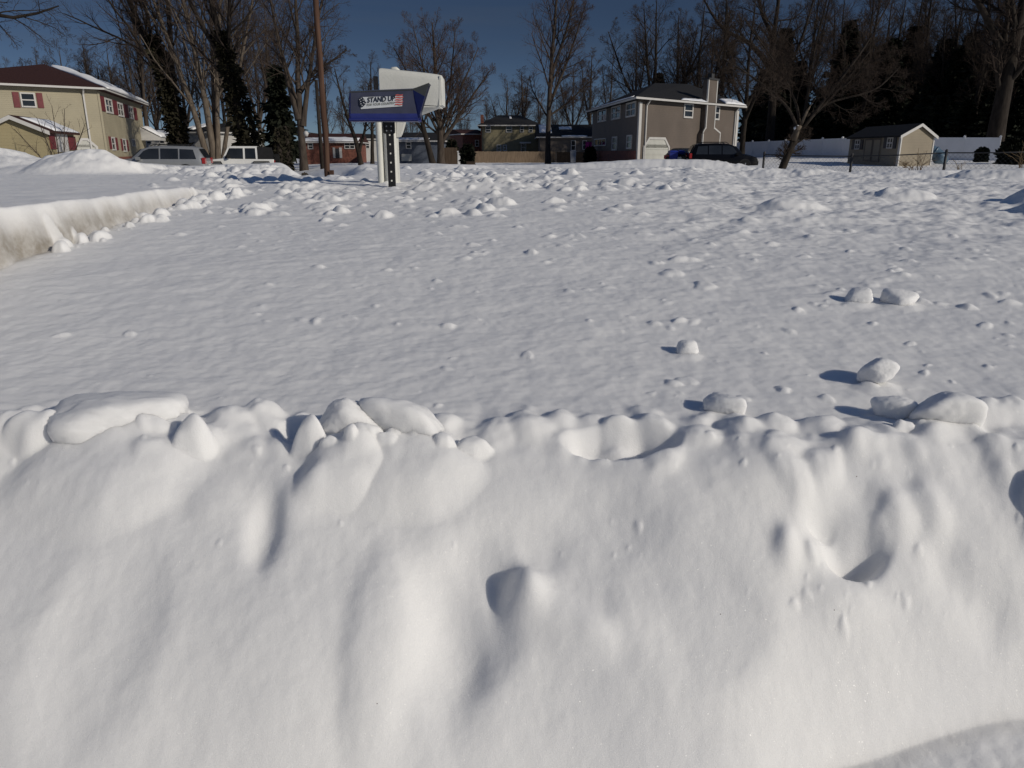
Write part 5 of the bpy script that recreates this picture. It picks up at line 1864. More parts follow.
def tubes(P, R, sides):
    """P (B,n,3), R (B,n) -> verts, quads"""
    B, n, _ = P.shape
    d = np.gradient(P, axis=1); d /= np.linalg.norm(d, axis=-1, keepdims=True) + 1e-9
    u, v = frames(d)
    t = 2 * np.pi * np.arange(sides) / sides
    V = P[:, :, None, :] + R[:, :, None, None] * (u[:, :, None, :] * np.cos(t)[None, None, :, None] + v[:, :, None, :] * np.sin(t)[None, None, :, None])
    idx = np.arange(B * n * sides).reshape(B, n, sides)
    a, b = idx[:, :-1], idx[:, 1:]
    Q = np.stack([a, np.roll(a, -1, 2), np.roll(b, -1, 2), b], -1).reshape(-1, 4)
    return V.reshape(-1, 3), Q


def grow(g, P, R, k, t0, t1, ang, ratio, rr, n, up, wob, lenpow=0.5, rmin=.004, lens=None):
    """k children on every parent; P (B,m,3)"""
    B, m, _ = P.shape
    L = np.linalg.norm(np.diff(P, axis=1), axis=-1).sum(1)
    t = (np.arange(k)[None, :] + g.uniform(0, 1, (B, k))) / k * (t1 - t0) + t0
    f = t * (m - 1); i = np.clip(f.astype(int), 0, m - 2); w_ = (f - i)[..., None]
    bi = np.arange(B)[:, None]
    pos = P[bi, i] * (1 - w_) + P[bi, i + 1] * w_
    tan = P[bi, i + 1] - P[bi, i]; tan /= np.linalg.norm(tan, axis=-1, keepdims=True) + 1e-9
    r0 = (R[bi, i] * (1 - w_[..., 0]) + R[bi, i + 1] * w_[..., 0]) * rr
    u, v = frames(tan)
    az = g.uniform(0, 2 * np.pi, (B, 1)) + np.arange(k)[None, :] * 2.4 + g.normal(0, .4, (B, k))
    a = np.radians(ang) * g.uniform(.7, 1.3, (B, k))
    d = tan * np.cos(a)[..., None] + (u * np.cos(az)[..., None] + v * np.sin(az)[..., None]) * np.sin(a)[..., None]
    ln = L[:, None] * ratio * (1 - .65 * t ** (1 / max(lenpow, .05)) ) * g.uniform(.75, 1.2, (B, k))
    d = d.reshape(-1, 3); pos = pos.reshape(-1, 3); ln = ln.reshape(-1); r0 = np.maximum(r0.reshape(-1), rmin)
    step = (ln / (n - 1))[:, None]
    out_ = [pos]
    for s in range(n - 1):
        d = d + g.normal(0, wob, d.shape) + np.array([0, 0, up])
        d /= np.linalg.norm(d, axis=-1, keepdims=True)
        pos = pos + d * step
        out_.append(pos)
    Pn = np.stack(out_, 1)
    Rn = r0[:, None] * np.linspace(1, .35, n)[None, :]
    return Pn, np.maximum(Rn, rmin * .6)


def stem(g, pts, r0, r1, n=12, wob=.02):
    pts = np.array(pts, float)
    s = np.linspace(0, len(pts) - 1, n)
    i = np.clip(s.astype(int), 0, len(pts) - 2); w_ = (s - i)[:, None]
    p = pts[i] * (1 - w_) + pts[i + 1] * w_
    for _ in range(2):
        p[1:-1] = (p[:-2] + 2 * p[1:-1] + p[2:]) / 4
    H = np.linalg.norm(pts[-1] - pts[0])
    p[1:] += np.cumsum(g.normal(0, wob * H / n, (n - 1, 3)), 0) * np.array([1, 1, .2])
    return p[None], (np.linspace(1, 0, n) ** 0.8 * (r0 - r1) + r1)[None]


def bare_tree(seed, stems, levels, twig_min=.006):
    """stems: list of (points, r0, r1); levels: list of dicts for grow. Returns (trunk arrays, crown arrays)"""
    g = np.random.default_rng(seed)
    tV, tQ, cV, cQ = [], [], [], []
    tn = cn = 0
    S0 = [stem(g, *s) for s in stems]
    cur = [(np.concatenate([a for a, _ in S0]), np.concatenate([b for _, b in S0]))]
    P, R = cur[0]
    # flare the foot
    R = R.copy(); R[:, 0] *= 1.25
    v, q = tubes(P, R, 10); tV.append(v); tQ.append(q + tn); tn += len(v)
    for li, lv in enumerate(levels):
        lv = dict(lv); into = lv.pop('into', 'crown'); sides = lv.pop('sides', 3)
        P, R = grow(g, P, R, rmin=twig_min, **lv)
        if lv.get('flat'): pass
        v, q = tubes(P, R, sides)
        if into == 'trunk': tV.append(v); tQ.append(q + tn); tn += len(v)
        else: cV.append(v); cQ.append(q + cn); cn += len(v)
    return (np.concatenate(tV), np.concatenate(tQ)), (np.concatenate(cV), np.concatenate(cQ))


def place_tree(name, label, cat, loc, data, tm, cm, group=None, rz=0.0, scale=None):
    r = thing(name, label, cat, loc, rz, group)
    np_mesh('trunk', *data[0], M[tm], r)
    np_mesh('crown', *data[1], M[cm], r, smooth=False)
    if scale: r.scale = scale
    return r


def LV(k1=14, k2=8, k3=7, k4=5, a1=45, up1=.10, t0=.25, r1=.55, up=.06, wob=.10, r2=.5, lp=.6, k0=None):
    lv = [dict(k=k1, t0=t0, t1=.99, ang=a1, ratio=r1, rr=.42, n=8, up=up1, wob=wob, lenpow=lp, into='trunk', sides=6),
          dict(k=k2, t0=.2, t1=1., ang=42, ratio=r2, rr=.55, n=6, up=up, wob=wob * 1.1, sides=4),
          dict(k=k3, t0=.15, t1=1., ang=38, ratio=.62, rr=.55, n=5, up=up * .8, wob=wob * 1.2, sides=3),
          dict(k=k4, t0=.1, t1=1., ang=34, ratio=.95, rr=.6, n=4, up=up * .9, wob=wob * 1.2, sides=3)]
    return lv


def gbase(px, py, Y, dz=-.15):
    p = at(px, py, Y)
    return (p.x, p.y, gz(p.x, p.y) + dz)


def hpx(px, py, Y, z0):
    return zpx(px, py, Y) - z0


# --- silver maple with pale stems left of centre (multi-stem vase)
b = gbase(213, 152, 76)
H = 17.5
d = bare_tree(1, [([(-.35, 0, 0), (-.9, 0, 3.5), (-2.6, .4, 9), (-4.2, .5, 15.0)], .24, .03), ([(-.05, .1, 0), (-.15, 0, 5), (-.9, -.4, 11), (-1.2, -.6, 17.5)], .25, .03),
                  ([(.25, 0, 0), (.5, .2, 4), (1.3, .3, 10), (2.6, .5, 16.5)], .21, .03), ([(.42, .2, 0), (1.2, .3, 3.2), (2.9, .2, 8), (4.6, -.3, 13.5)], .17, .03), ([(.1, .3, 0), (.25, .7, 5), (.4, 1.6, 11), (.2, 2.4, 17)], .2, .03)],
              LV(12, 8, 6, 3, 28, .05, .22, .42, .05, .08))
place_tree('bare_tree', 'pale many-stemmed bare tree rising behind the white off-roader', 'tree', b, d, 'bark_pale', 'twig', scale=(1.34, 1.34, 1.4))

# --- dark ivy-clad tree left of it
b = gbase(180, 150, 77)
d = bare_tree(2, [([(0, 0, 0), (-.3, 0, 5), (-1.6, .3, 9), (-4.3, .5, 16)], .42, .05), ([(0, 0, 3.5), (.1, 0, 7), (.6, 0, 12), (.5, 0, 17.5)], .26, .04), ([(-.2, 0, 4), (-.9, 0, 7), (-1.4, .5, 12), (-2.2, .5, 16)], .2, .035)],
              LV(13, 8, 6, 3, 34, .04, .35, .40, .05, .10))
ivy1 = place_tree('bare_tree', 'dark bare tree with ivy clad trunk rising behind the silver car', 'tree', b, d, 'bark_dark', 'twig_dark', scale=(1.3, 1.3, 1.35))


def leaf_cloud(seed, n, fn, size, droop=.3, aspect=2.2):
    """n small leaf faces; fn(g,n) gives positions and outward directions"""
    g = np.random.default_rng(seed)
    P, O = fn(g, n)
    O = O + g.normal(0, .45, O.shape) + np.array([0, 0, -droop]); O /= np.linalg.norm(O, axis=-1, keepdims=True)
    u, v = frames(O)
    a = g.uniform(0, 2 * np.pi, (n, 1))
    side = u * np.cos(a) + v * np.sin(a)
    s = size * g.uniform(.5, 1.3, (n, 1))
    V = np.stack([P - side * s / aspect, P + side * s / aspect, P + O * s + side * s * .1, P + O * s - side * s * .1], 1)
    return V.reshape(-1, 3), np.arange(4 * n).reshape(n, 4)


def ivy_fn(pts, r0, r1):
    pts = np.array(pts, float)

    def fn(g, n):
        t = g.uniform(0, 1, n) * (len(pts) - 1)
        i = np.clip(t.astype(int), 0, len(pts) - 2); w_ = (t - i)[:, None]
        c = pts[i] * (1 - w_) + pts[i + 1] * w_
        az = g.uniform(0, 2 * np.pi, n)
        rr = (r0 + (r1 - r0) * t / (len(pts) - 1)) * (0.55 + .55 * np.abs(noise2(az * 1.5, t * 3.0, 8)) * 2) * g.uniform(.5, 1.05, n)
        o = np.stack([np.cos(az), np.sin(az), np.zeros(n)], 1)
        return c + o * rr[:, None], o
    return fn


def add_ivy(root, seed, n, pts, r0, r1, size=.35):
    V_, Q_ = leaf_cloud(seed, n, ivy_fn(pts, r0, r1), size)
    np_mesh('ivy', V_, Q_, M['ivy'], root, smooth=False)


add_ivy(ivy1, 3, 2000, [(0, 0, 0), (-.1, 0, 3), (-.4, 0, 6), (-1.2, .2, 9.0)], .95, .5)
# --- ivy cone and its leaning limbs
b = gbase(250, 152, 60)
d = bare_tree(4, [([(0, 0, 0), (-.6, 0, 5), (-1.6, .2, 10), (-2.4, .3, 17)], .45, .05), ([(-.8, 0, 6), (-1.6, 0, 8.5), (-3.6, .3, 12), (-4.8, .4, 17)], .24, .04), ([(-1.0, 0, 7), (-.6, .2, 11), (.4, .3, 17)], .2, .035)],
              LV(12, 8, 6, 3, 36, .04, .40, .40, .05, .10))
ivy2 = place_tree('bare_tree', 'dark bare tree wearing a tall cone of ivy right of the white off-roader', 'tree', b, d, 'bark_dark', 'twig')
add_ivy(ivy2, 5, 3000, [(.1, 0, 0), (-.1, 0, 3), (-.9, .1, 7), (-1.5, .2, 10)], 1.6, .4, .32)
# --- tree with evergreen shade behind it
b = gbase(303, 155, 57)
d = bare_tree(6, [([(0, 0, 0), (-.1, 0, 5), (.1, .2, 9), (.3, .3, 13.4)], .28, .04), ([(.15, 0, 3.2), (.9, .2, 7), (2.2, .2, 12.0)], .2, .035), ([(-.1, 0, 3.6), (-.9, .2, 7.5), (-1.6, .2, 12.6)], .22, .035), ([(.1, 0, 5.5), (1.0, .2, 6.6), (3.6, .2, 8.2)], .13, .03)],
              LV(14, 8, 6, 3, 40, .06, .28, .40, .05, .10))
place_tree('bare_tree', 'grey bare tree with round twiggy crown left of the brown utility pole', 'tree', b, d, 'bark', 'twig')


def conifer(seed, H, R, n=5200, size=.5, base=.06, ragged=.35):
    def fn(g, n_):
        h = g.uniform(0, 1, n_) ** 1.25 * (1 - base) + base
        az = g.uniform(0, 2 * np.pi, n_)
        whorl = .72 + .28 * np.cos((h * H) * 2 * np.pi / 1.1 + az)
        rad = R * (1 - h) ** .8 * (1 - ragged + ragged * 2.2 * np.clip(noise2(az * 1.1 + seed, h * 7 + seed, seed) + .45, 0, 1)) * whorl
        rad = np.maximum(rad, .12) * np.sqrt(g.uniform(.15, 1.0, n_))
        o = np.stack([np.cos(az), np.sin(az), np.full(n_, -.15)], 1)
        p = np.stack([np.cos(az) * rad, np.sin(az) * rad, h * H], 1)
        return p, o
    crown = leaf_cloud(seed, n, fn, size, .25, 2.6)
    g = np.random.default_rng(seed)
    P, Rr = stem(g, [(0, 0, -.3), (0, 0, H * .5), (0, 0, H * .97)], H * .018 + .08, .02, 8, .004)
    return tubes(P, Rr, 8), crown


for (px, py, Y, top, R, lab, sd) in [(283, 155, 62, 66, 1.8, 'dark evergreen with a bare dark trunk behind the round-crowned grey tree', 31)]:
    b = gbase(px, py, Y)
    H = hpx(px, top, Y, b[2])
    t, c = conifer(sd, H, R, 2200, .5, .16, .6)
    place_tree('evergreen_tree', lab, 'tree', b, (t, c), 'bark_dark', 'needle')
for (px, py, Y, top, lab, sd) in [(279.5, 158, 50, 128, 'left one of the two dark stumps wrapped in ivy near the utility pole', 41), (287.5, 158, 51, 126, 'right one of the two dark stumps wrapped in ivy near the utility pole', 42)]:
    b = gbase(px, py, Y)
    H = hpx(px, top, Y, b[2])
    g = np.random.default_rng(sd)
    r = thing('ivy_stump', lab, 'tree', b)
    P, Rr = stem(g, [(0, 0, -.4), (.05, 0, H * .5), (0, 0, H)], .22, .14, 8, .01)
    np_mesh('trunk', *tubes(P, Rr, 8), M['bark_dark'], r)
    add_ivy(r, sd, 500, [(0, 0, 0), (0, 0, H * .5), (0, 0, H)], .34, .26, .22)

# --- big spreading tree right of the mailboxes, and its leaning neighbour
b = gbase(441, 162, 66)
d = bare_tree(8, [([(0, 0, 0), (.1, 0, 2.5), (-.2, .2, 6), (-.4, .3, 11.0)], .34, .04), ([(0, 0, 2.2), (1.2, .2, 5), (3.2, .2, 9.2)], .13, .03), ([(0, 0, 2.4), (-1.3, -.2, 5), (-3.6, .1, 9.2)], .13, .03), ([(.1, 0, 2.8), (.8, .8, 6), (1.3, 1.6, 10.8)], .12, .025), ([(0, 0, 3), (-.9, -.7, 6.5), (-1.8, -1, 10.6)], .12, .025), ([(.1, 0, 2.0), (1.8, -.2, 4.2), (4.1, .1, 7.4)], .18, .03)],
              LV(16, 8, 6, 3, 42, .07, .22, .42, .06, .09))
place_tree('bare_tree', 'round crowned bare tree standing right of the white mailbox', 'tree', b, d, 'bark', 'twig_warm')
b = gbase(434, 166, 58)
d = bare_tree(9, [([(0, 0, 0), (-.5, 0, 2), (-1.0, 0, 4.2), (-1.2, .2, 6.5)], .25, .03), ([(-.6, 0, 2.4), (-1.8, .2, 4), (-2.6, .2, 5.6)], .12, .02)], LV(9, 6, 5, 4, 45, .06, .4, .40, .05, .12))
place_tree('bare_tree', 'smaller leaning bare tree in front of the round crowned one', 'tree', b, d, 'bark_dark', 'twig_warm')

# --- slim tall tree in the middle
b = gbase(548, 163, 74)
d = bare_tree(10, [([(0, 0, 0), (0, 0, 6), (.5, .1, 12), (1.0, .2, 18.5)], .27, .03), ([(.1, 0, 5.5), (1.6, .2, 9), (3.2, .3, 14)], .16, .03), ([(0, 0, 4.4), (1.8, .2, 5.6), (4.6, .3, 8.2)], .11, .025), ([(.2, 0, 8), (1.6, .2, 12), (2.6, .3, 17)], .16, .03)],
              LV(20, 8, 6, 3, 36, .07, .22, .28, .05, .09))
place_tree('bare_tree', 'tall slim bare tree standing alone in the middle before the brown house', 'tree', b, d, 'bark', 'twig_warm')

# --- small bare trees left of the mailboxes
b = gbase(361, 158, 60)
d = bare_tree(12, [([(0, 0, 0), (-.3, 0, 2), (-1.0, 0, 4), (-1.6, .1, 7.0)], .2, .03), ([(-.1, 0, 1.2), (.5, 0, 3), (.8, .1, 6)], .13, .025)], LV(9, 6, 5, 4, 40, .06, .3, .42, .05, .12))
place_tree('bare_tree', 'small forked bare tree between the utility pole and the mailboxes', 'tree', b, d, 'bark_dark', 'twig')
b = gbase(372, 158, 78)
d = bare_tree(13, [([(0, 0, 0), (.1, 0, 4), (.2, 0, 9.5)], .2, .03)], LV(14, 7, 5, 4, 36, .06, .3, .34, .05, .1))
place_tree('bare_tree', 'thin upright bare tree just left of the white mailbox post', 'tree', b, d, 'bark_dark', 'twig')

# --- leaning tree with lopped limbs on the right lawn
b = gbase(777, 174, 27, -.3)
lean = [([(0, 0, 0), (.22, 0, .7), (.46, 0, 1.35), (.68, .05, 1.9)], .135, .10),
        ([(.50, 0, 1.3), (.9, .1, 2.1), (1.7, .1, 2.9), (2.9, .3, 4.4)], .055, .015), ([(.64, 0, 1.75), (.5, .1, 2.6), (-.2, .2, 3.7), (-1.4, .4, 5.2)], .055, .015),
        ([(.66, 0, 1.8), (.85, .2, 2.8), (.9, .3, 4.2), (1.3, .5, 6.2)], .06, .015), ([(.6, 0, 1.6), (.2, -.2, 2.4), (-.8, -.3, 3.2), (-2.3, -.4, 4.0)], .06, .015), ([(.7, 0, 1.8), (1.3, -.2, 2.8), (2.3, -.3, 4.2), (3.0, -.3, 5.8)], .065, .015), ([(.8, .1, 2.2), (1.6, .2, 2.7), (3.2, .3, 3.0), (3.9, .4, 3.8)], .045, .015)]
d = bare_tree(14, lean, LV(10, 7, 6, 4, 45, .05, .28, .42, .04, .12), .0045)
lt = place_tree('bare_tree', 'leaning dark bare tree with snow on its lopped limbs behind the chain link fence', 'tree', b, d, 'bark_dark', 'twig_dark')
cutm = MB(); cutm.tube([(.42, -.05, 1.45), (.5, -.22, 1.9)], [.11, .10], 10); cutm.build('lopped_limb', M['bark_pale'], lt, True, True)
cutm = MB(); cutm.tube([(.62, -.1, 1.95), (.72, -.22, 2.35), (.92, -.25, 2.75)], [.05, .045, .04], 8); cutm.build('lopped_limb', M['bark_pale'], lt, True, True)
sn = MB(); sn.tube([(.36, -.17, 1.80), (.47, -.20, 1.84), (.58, -.18, 1.83)], [.04, .085, .04], 10)
o = sn.build('branch_snow', M['roofsnow'], None, True)
o.location = b
tag(o, 'cap of snow sitting on the lopped limb of the leaning tree', 'snow', kind='stuff')

# --- tree out of frame at top left, its boughs hanging in
b = gbase(-190, 175, 22, -.2)
d = bare_tree(16, [([(0, 0, 0), (0, 0, 2.5), (.3, 0, 5), (.6, .2, 9)], .35, .05), ([(.1, 0, 3.0), (2.2, -.2, 5.4), (4.2, -.3, 5.3), (6.1, -.2, 3.95), (7.6, 0, 4.5)], .12, .015), ([(.2, 0, 4.0), (2.4, .5, 6.2), (4.4, .6, 6.3), (6.6, .7, 5.5)], .11, .015), ([(0, 0, 2.6), (1.8, .4, 3.9), (3.6, .4, 4.1), (5.0, .6, 3.6)], .10, .015), ([(.3, 0, 5), (2.5, -.8, 7.5), (5, -1, 7.4), (6.5, -1, 6.3)], .11, .015)],
              [dict(k=16, t0=.2, t1=.99, ang=50, ratio=.24, rr=.42, n=7, up=-.01, wob=.13, lenpow=.6, into='trunk', sides=5), dict(k=8, t0=.15, t1=1, ang=45, ratio=.5, rr=.5, n=6, up=-.03, wob=.14, sides=3), dict(k=5, t0=.15, t1=1, ang=40, ratio=.5, rr=.55, n=5, up=-.02, wob=.14, sides=3), dict(k=3, t0=.15, t1=1, ang=40, ratio=.5, rr=.55, n=4, up=0, wob=.14, sides=3)], .0035)
place_tree('bare_tree', 'near bare tree whose drooping boughs hang in at the top left corner', 'tree', b, d, 'bark_dark', 'twig_dark')

# --- sapling bush by the cream shed
b = gbase(58, 160, 29, -.1)
d = bare_tree(17, [([(0, 0, 0), (-.1, 0, 1.0), (-.5, 0, 2.6)], .03, .008), ([(.05, 0, 0), (.2, 0, 1.0), (.5, .1, 2.9)], .03, .008), ([(0, 0, 0), (0, .1, 1.2), (.05, .1, 3.0)], .03, .008), ([(-.1, 0, 0), (-.6, 0, 1.2), (-1.4, 0, 2.2)], .026, .008), ([(.1, 0, 0), (.6, 0, 1.3), (1.2, 0, 2.4)], .026, .008)],
              [dict(k=9, t0=.25, t1=1, ang=32, ratio=.35, rr=.6, n=5, up=.06, wob=.1, into='crown', sides=3), dict(k=4, t0=.2, t1=1, ang=35, ratio=.4, rr=.6, n=4, up=.05, wob=.1, sides=3)], .004)
place_tree('bare_bush', 'leafless bush of upright twigs in front of the small cream shed', 'bush', b, d, 'bark', 'twig')

# --- reusable bare trees for the woods behind
def proto(seed, H, spread, style):
    if style == 'oak':
        st = [([(0, 0, 0), (.1, 0, H * .3), (-.2, 0, H * .6), (.1, 0, H)], H * .019, .03), ([(0, 0, H * .26), (spread * .35, .3, H * .5), (spread * .6, .6, H * .82)], H * .013, .03), ([(0, 0, H * .30), (-spread * .4, -.3, H * .52), (-spread * .65, -.5, H * .8)], H * .013, .03), ([(0, 0, H * .34), (.2, spread * .3, H * .6), (.4, spread * .5, H * .9)], H * .012, .03)]
        lv = LV(12, 7, 6, 3, 44, .06, .25, .40, .05, .10)
    else:
        st = [([(0, 0, 0), (.1, 0, H * .35), (.2, .1, H * .7), (0, .2, H)], H * .016, .03), ([(0, 0, H * .3), (spread * .2, .2, H * .6), (spread * .35, .3, H * .95)], H * .011, .03)]
        lv = LV(15, 7, 6, 3, 34, .07, .25, .27, .05, .09)
    return bare_tree(seed, st, lv, .008)


g_l = 'bare trees behind the cream house'
g_c = 'far bare trees behind the yellow and brown houses'
g_r = 'bare trees behind the taupe house'
g_e = 'bare trees among the dark evergreens on the right'
protos = [place_tree('bare_tree', 'brown bare tree in the hazy row behind the cream house', 'tree', (0, 0, 0), proto(51, 14, 6, 'oak'), 'bark', 'twig', g_l),
          place_tree('bare_tree', 'far bare tree rising behind the yellow and brown houses', 'tree', (0, 0, 0), proto(52, 14, 5, 'slim'), 'bark', 'twig', g_c),
          place_tree('bare_tree', 'tall dark bare tree rising behind the taupe house', 'tree', (0, 0, 0), proto(53, 14, 7, 'oak'), 'bark_dark', 'twig_dark', g_r),
          place_tree('bare_tree', 'bare tree standing among the dark evergreens on the right', 'tree', (0, 0, 0), proto(54, 14, 6, 'slim'), 'bark_dark', 'twig_dark', g_e)]
used = [False] * 4
g_ = np.random.default_rng(77)
LABS = ['brown bare tree in the hazy row behind the cream house', 'far bare tree rising behind the yellow and brown houses', 'tall dark bare tree rising behind the taupe house', 'bare tree standing among the dark evergreens on the right']
GRP = [g_l, g_c, g_r, g_e]


def wood(kind, px, Y, top, which=None, wide=1.0):
    if kind == 3: Y = Y + (24 if px < 930 else 0)
    """another tree of one of the four stands; `which` picks another mesh for variety"""
    p = at(px, HORIZON, Y)
    z = gz(p.x, p.y) - .2
    s = (zpx(px, top, Y) - z) / 14.5
    src = protos[kind if which is None else which]
    w_ = s * wide
    if not used[kind] and (which is None or which == kind):
        used[kind] = True
        o = protos[kind]
        o.location = (p.x, p.y, z); o.rotation_euler = (0, 0, g_.uniform(0, 6)); o.scale = (w_, w_, s)
    else:
        dup(src, (p.x, p.y, z), g_.uniform(0, 6), (w_, w_, s), LABS[kind], GRP[kind])


for (px, Y, top, wh) in [(20, 100, 62, None), (52, 96, 52, 1), (76, 104, 46, None), (100, 98, 40, 1), (122, 106, 44, None), (142, 98, 30, 1), (160, 108, 40, None), (-10, 100, 56, 1), (190, 100, 20, None), (228, 104, 24, 1), (262, 98, 16, None), (330, 110, 70, 1), (110, 88, 60, None), (66, 90, 66, None), (150, 92, -14, 1), (240, 92, -16, 1), (276, 90, 0, 1)]:
    wood(0, px, Y, top, wh)
for (px, Y, top, wh, wd) in [(522, 126, 70, None, 1.4), (507, 132, 78, 0, 1.2), (538, 135, 88, None, 1), (572, 120, 62, 0, .8), (590, 122, 52, None, 1.2), (610, 118, 58, None, 1), (556, 140, 92, 0, .8), (465, 140, 108, 0, .8), (487, 145, 100, None, .8), (395, 140, 96, 0, .7), (345, 135, 92, None, .8), (412, 150, 104, 0, .7)]:
    wood(1, px, Y, top, wh, wd)
for (px, Y, top, wh) in [(650, 92, -8, None), (632, 100, 30, 1), (672, 98, 10, 3), (694, 88, 0, None), (718, 94, -14, 3), (742, 86, -10, None), (706, 108, 20, 0)]:
    wood(2, px, Y, top, wh)
for (px, Y, top, wh) in [(800, 84, -20, None), (828, 90, -8, 2), (858, 80, -25, None), (884, 88, -10, 2), (912, 82, -20, None), (940, 90, -15, 2), (968, 78, -20, None), (1000, 84, -25, 2), (1030, 76, -25, None), (1060, 82, -20, 2), (928, 72, 10, 2), (1016, 74, -4, 2), (872, 92, -6, 2), (956, 92, -20, None), (984, 96, -22, 2), (898, 96, -16, None), (1008, 90, -20, None)]:
    wood(3, px, Y, top, wh)

# --- big right-hand oak with an arching limb
b = gbase(992, 160, 68)
d = bare_tree(19, [([(0, 0, 0), (0, 0, 5), (.1, 0, 10), (.6, .2, 17)], .70, .10), ([(-.1, 0, 7.6), (-1.6, .1, 9.2), (-3.0, .2, 11.6), (-5.6, .3, 12.6), (-7.6, .3, 12.0)], .30, .04), ([(.1, 0, 8.5), (1.8, .2, 11), (3.2, .3, 15)], .3, .05), ([(-.1, 0, 9.5), (-1.2, .2, 13), (-2.0, .3, 17)], .28, .04), ([(-.6, 0, 8.2), (-1.0, -.4, 11), (-3.6, -.6, 14.5)], .2, .03)],
              LV(12, 8, 6, 3, 44, .05, .3, .36, .05, .11))
place_tree('bare_tree', 'huge dark bare tree with an arching limb at the right edge', 'tree', b, d, 'bark_dark', 'twig_dark', scale=(1.12, 1.12, 1.12))
# --- crooked dark tree above the chimney
b = gbase(768, 158, 99)
d = bare_tree(20, [([(0, 0, 0), (0, 0, 5), (-.5, .2, 9), (-.2, .4, 16)], .42, .06), ([(-.2, 0, 7), (-2.2, .1, 9.4), (-5.0, .2, 10.4), (-7.0, .3, 13.4)], .26, .04), ([(-.4, 0, 9.5), (-1.8, .2, 12), (-2.4, .3, 16)], .2, .03), ([(.1, 0, 6), (1.8, .2, 9), (2.8, .2, 14)], .2, .03)],
              LV(14, 8, 6, 3, 44, .04, .28, .36, .04, .13))
place_tree('bare_tree', 'crooked dark bare tree with a long sideways limb above the tall chimney', 'tree', b, d, 'bark_dark', 'twig_dark', scale=(1.4, 1.4, 1.4))

# --- evergreens on the right
ge = 'dark evergreens behind the white fence'
le = 'dark evergreen in the crowded row behind the white fence'
ev = []
for i, (sd, H, R) in enumerate([(61, 14, 3.2), (62, 14, 3.8), (63, 14, 2.7)]):
    t, c = conifer(sd, H, R, 8500, .62, .03, .4)
    ev.append(place_tree('evergreen_tree', le, 'tree', (0, 0, -50), (t, c), 'bark_dark', 'needle', ge))
ue = [False] * 3
for i, (px, Y, top, wd) in enumerate([(775, 82, 30, 1.0), (757, 88, 70, 1.1), (792, 86, 62, 1.2), (815, 80, 88, 1.3), (836, 82, 22, 1.0), (856, 84, 82, 1.3), (880, 80, 40, 1.1), (898, 84, 28, 1.0), (918, 80, 62, 1.3), (945, 82, 48, 1.3), (968, 78, 56, 1.3), (992, 80, 40, 1.3), (1016, 76, 30, 1.3), (1044, 78, 24, 1.3),
                                   (805, 76, 106, 1.6), (842, 74, 108, 1.7), (868, 76, 100, 1.6), (905, 74, 104, 1.7), (935, 74, 96, 1.7), (960, 72, 100, 1.7), (985, 70, 92, 1.6), (1012, 70, 96, 1.7), (1040, 70, 84, 1.7), (748, 96, 96, 1.4), (700, 104, 104, 1.3), (655, 106, 74, 1.0), (828, 90, 62, 1.3), (1070, 74, 60, 1.5), (870, 86, 46, 1.3), (930, 86, 40, 1.3), (956, 84, 34, 1.3), (1004, 80, 26, 1.4), (980, 84, 44, 1.4), (780, 78, 110, 1.5)]):
    Y = Y + (26 if px < 930 else 4)
    p = at(px, HORIZON, Y)
    z = gz(p.x, p.y) - .2
    s = (zpx(px, top, Y) - z) / 14.0
    k = i % 3
    if not ue[k]:
        ue[k] = True
        ev[k].location = (p.x, p.y, z); ev[k].scale = (s * wd, s * wd, s)
    else:
        dup(ev[k], (p.x, p.y, z), g_.uniform(0, 6), (s * wd, s * wd, s), le, ge)


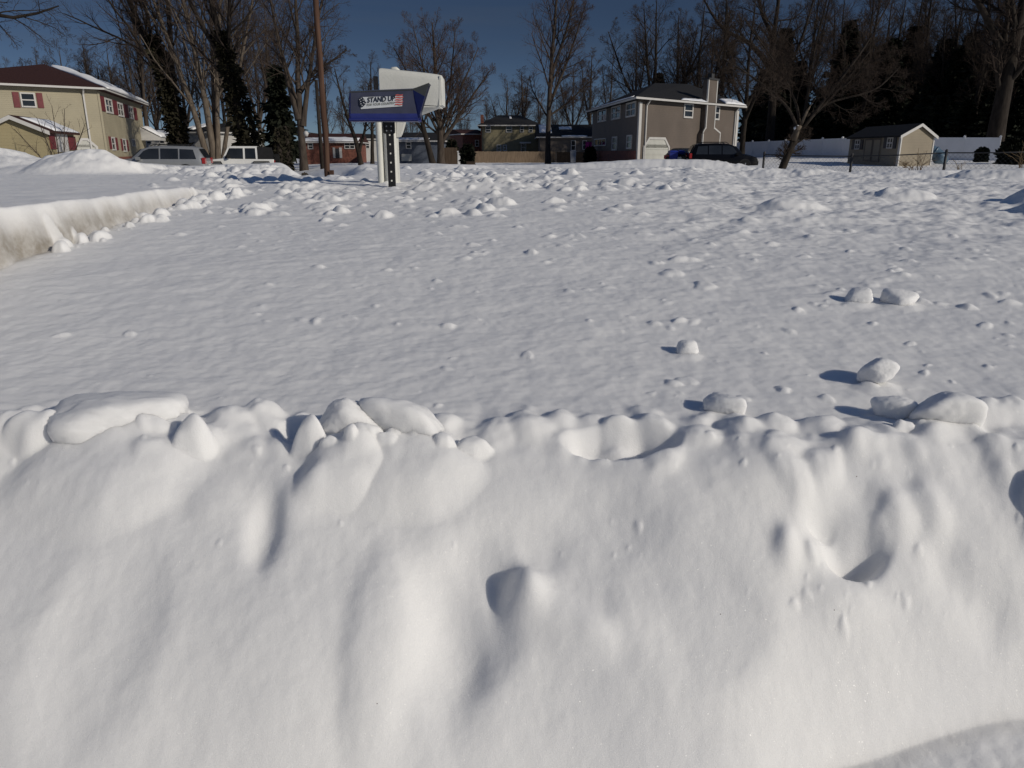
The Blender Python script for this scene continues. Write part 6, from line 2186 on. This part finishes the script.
# --- shrubs
def shrub(px, py, Y, wpx, top, label, seed, m='needle', n=2600, size=.26):
    b = gbase(px, py, Y)
    H = hpx(px, top, Y, b[2])
    R = wpx / F * Y / 2

    def fn(g, n_):
        h = g.uniform(0, 1, n_)
        az = g.uniform(0, 2 * np.pi, n_)
        rad = R * np.sqrt(np.clip(1 - np.abs(2 * h - .75) ** 2.4 / 1.9, .02, 1)) * (.7 + .5 * (noise2(az * 1.3 + seed, h * 4, seed) + .3)) * np.sqrt(g.uniform(.2, 1, n_))
        o = np.stack([np.cos(az), np.sin(az), np.full(n_, .5)], 1)
        return np.stack([np.cos(az) * rad, np.sin(az) * rad, h * H], 1), o
    c = leaf_cloud(seed, n, fn, size, -.1, 2.0)
    g = np.random.default_rng(seed)
    P, Rr = stem(g, [(0, 0, -.2), (.05, 0, H * .4), (0, 0, H * .8)], .10, .03, 6, .01)
    return place_tree('evergreen_shrub', label, 'shrub', b, (tubes(P, Rr, 6), c), 'bark_dark', m)


shrub(468, 164, 67, 12, 146, 'dark upright evergreen shrub left of the plank fence', 71)
shrub(452, 158, 76, 10, 141, 'dark evergreen shrub behind the dark board fence', 72)
shrub(590, 160, 68, 9, 149, 'dark low shrub below the magenta flag', 73)
shrub(414, 152, 92, 10, 138, 'dark evergreen shrub beside the blue grey house', 74)
shrub(981, 160, 58, 8, 150, 'dark low shrub in front of the right end of the white fence', 75)
shrub(1012, 163, 52, 26, 140, 'broad dark shrub at the right edge of the lawn', 76)


def weed(px, py, Y, h, seed, label, n=7, m='weed'):
    b = gbase(px, py, Y, -.05)
    g = np.random.default_rng(seed)
    r = thing('dry_weed', label, 'weed', b)
    st = [([(g.normal(0, .06), 0, 0), (g.normal(0, .12), 0, h * .5), (g.normal(0, .30), 0, h * g.uniform(.6, 1.1))], .012, .005, 5, .02) for _ in range(n)]
    S_ = [stem(g, *s) for s in st]
    P = np.concatenate([a for a, _ in S_]); R = np.concatenate([c for _, c in S_])
    np_mesh('stem', *tubes(P, R, 4), M[m], r)
    P2, R2 = grow(g, P, R, 4, .3, 1, 35, .35, .6, 4, .03, .1, rmin=.004)
    np_mesh('twigs', *tubes(P2, R2, 3), M[m], r)


weed(919, 174, 30, 1.0, 81, 'dry weed stalks poking through the snow before the tan shed')
weed(912, 171, 31, .6, 82, 'shorter dry weed just left of the tallest stalks')
weed(958, 174, 29, .6, 83, 'dry weed beside the middle fence post on the right', 5)
weed(1022, 172, 27, 1.1, 84, 'dark weed clump at the right frame edge', 8)
weed(905, 167, 44, .5, 85, 'dark dead grass along the foot of the tan shed', 14)
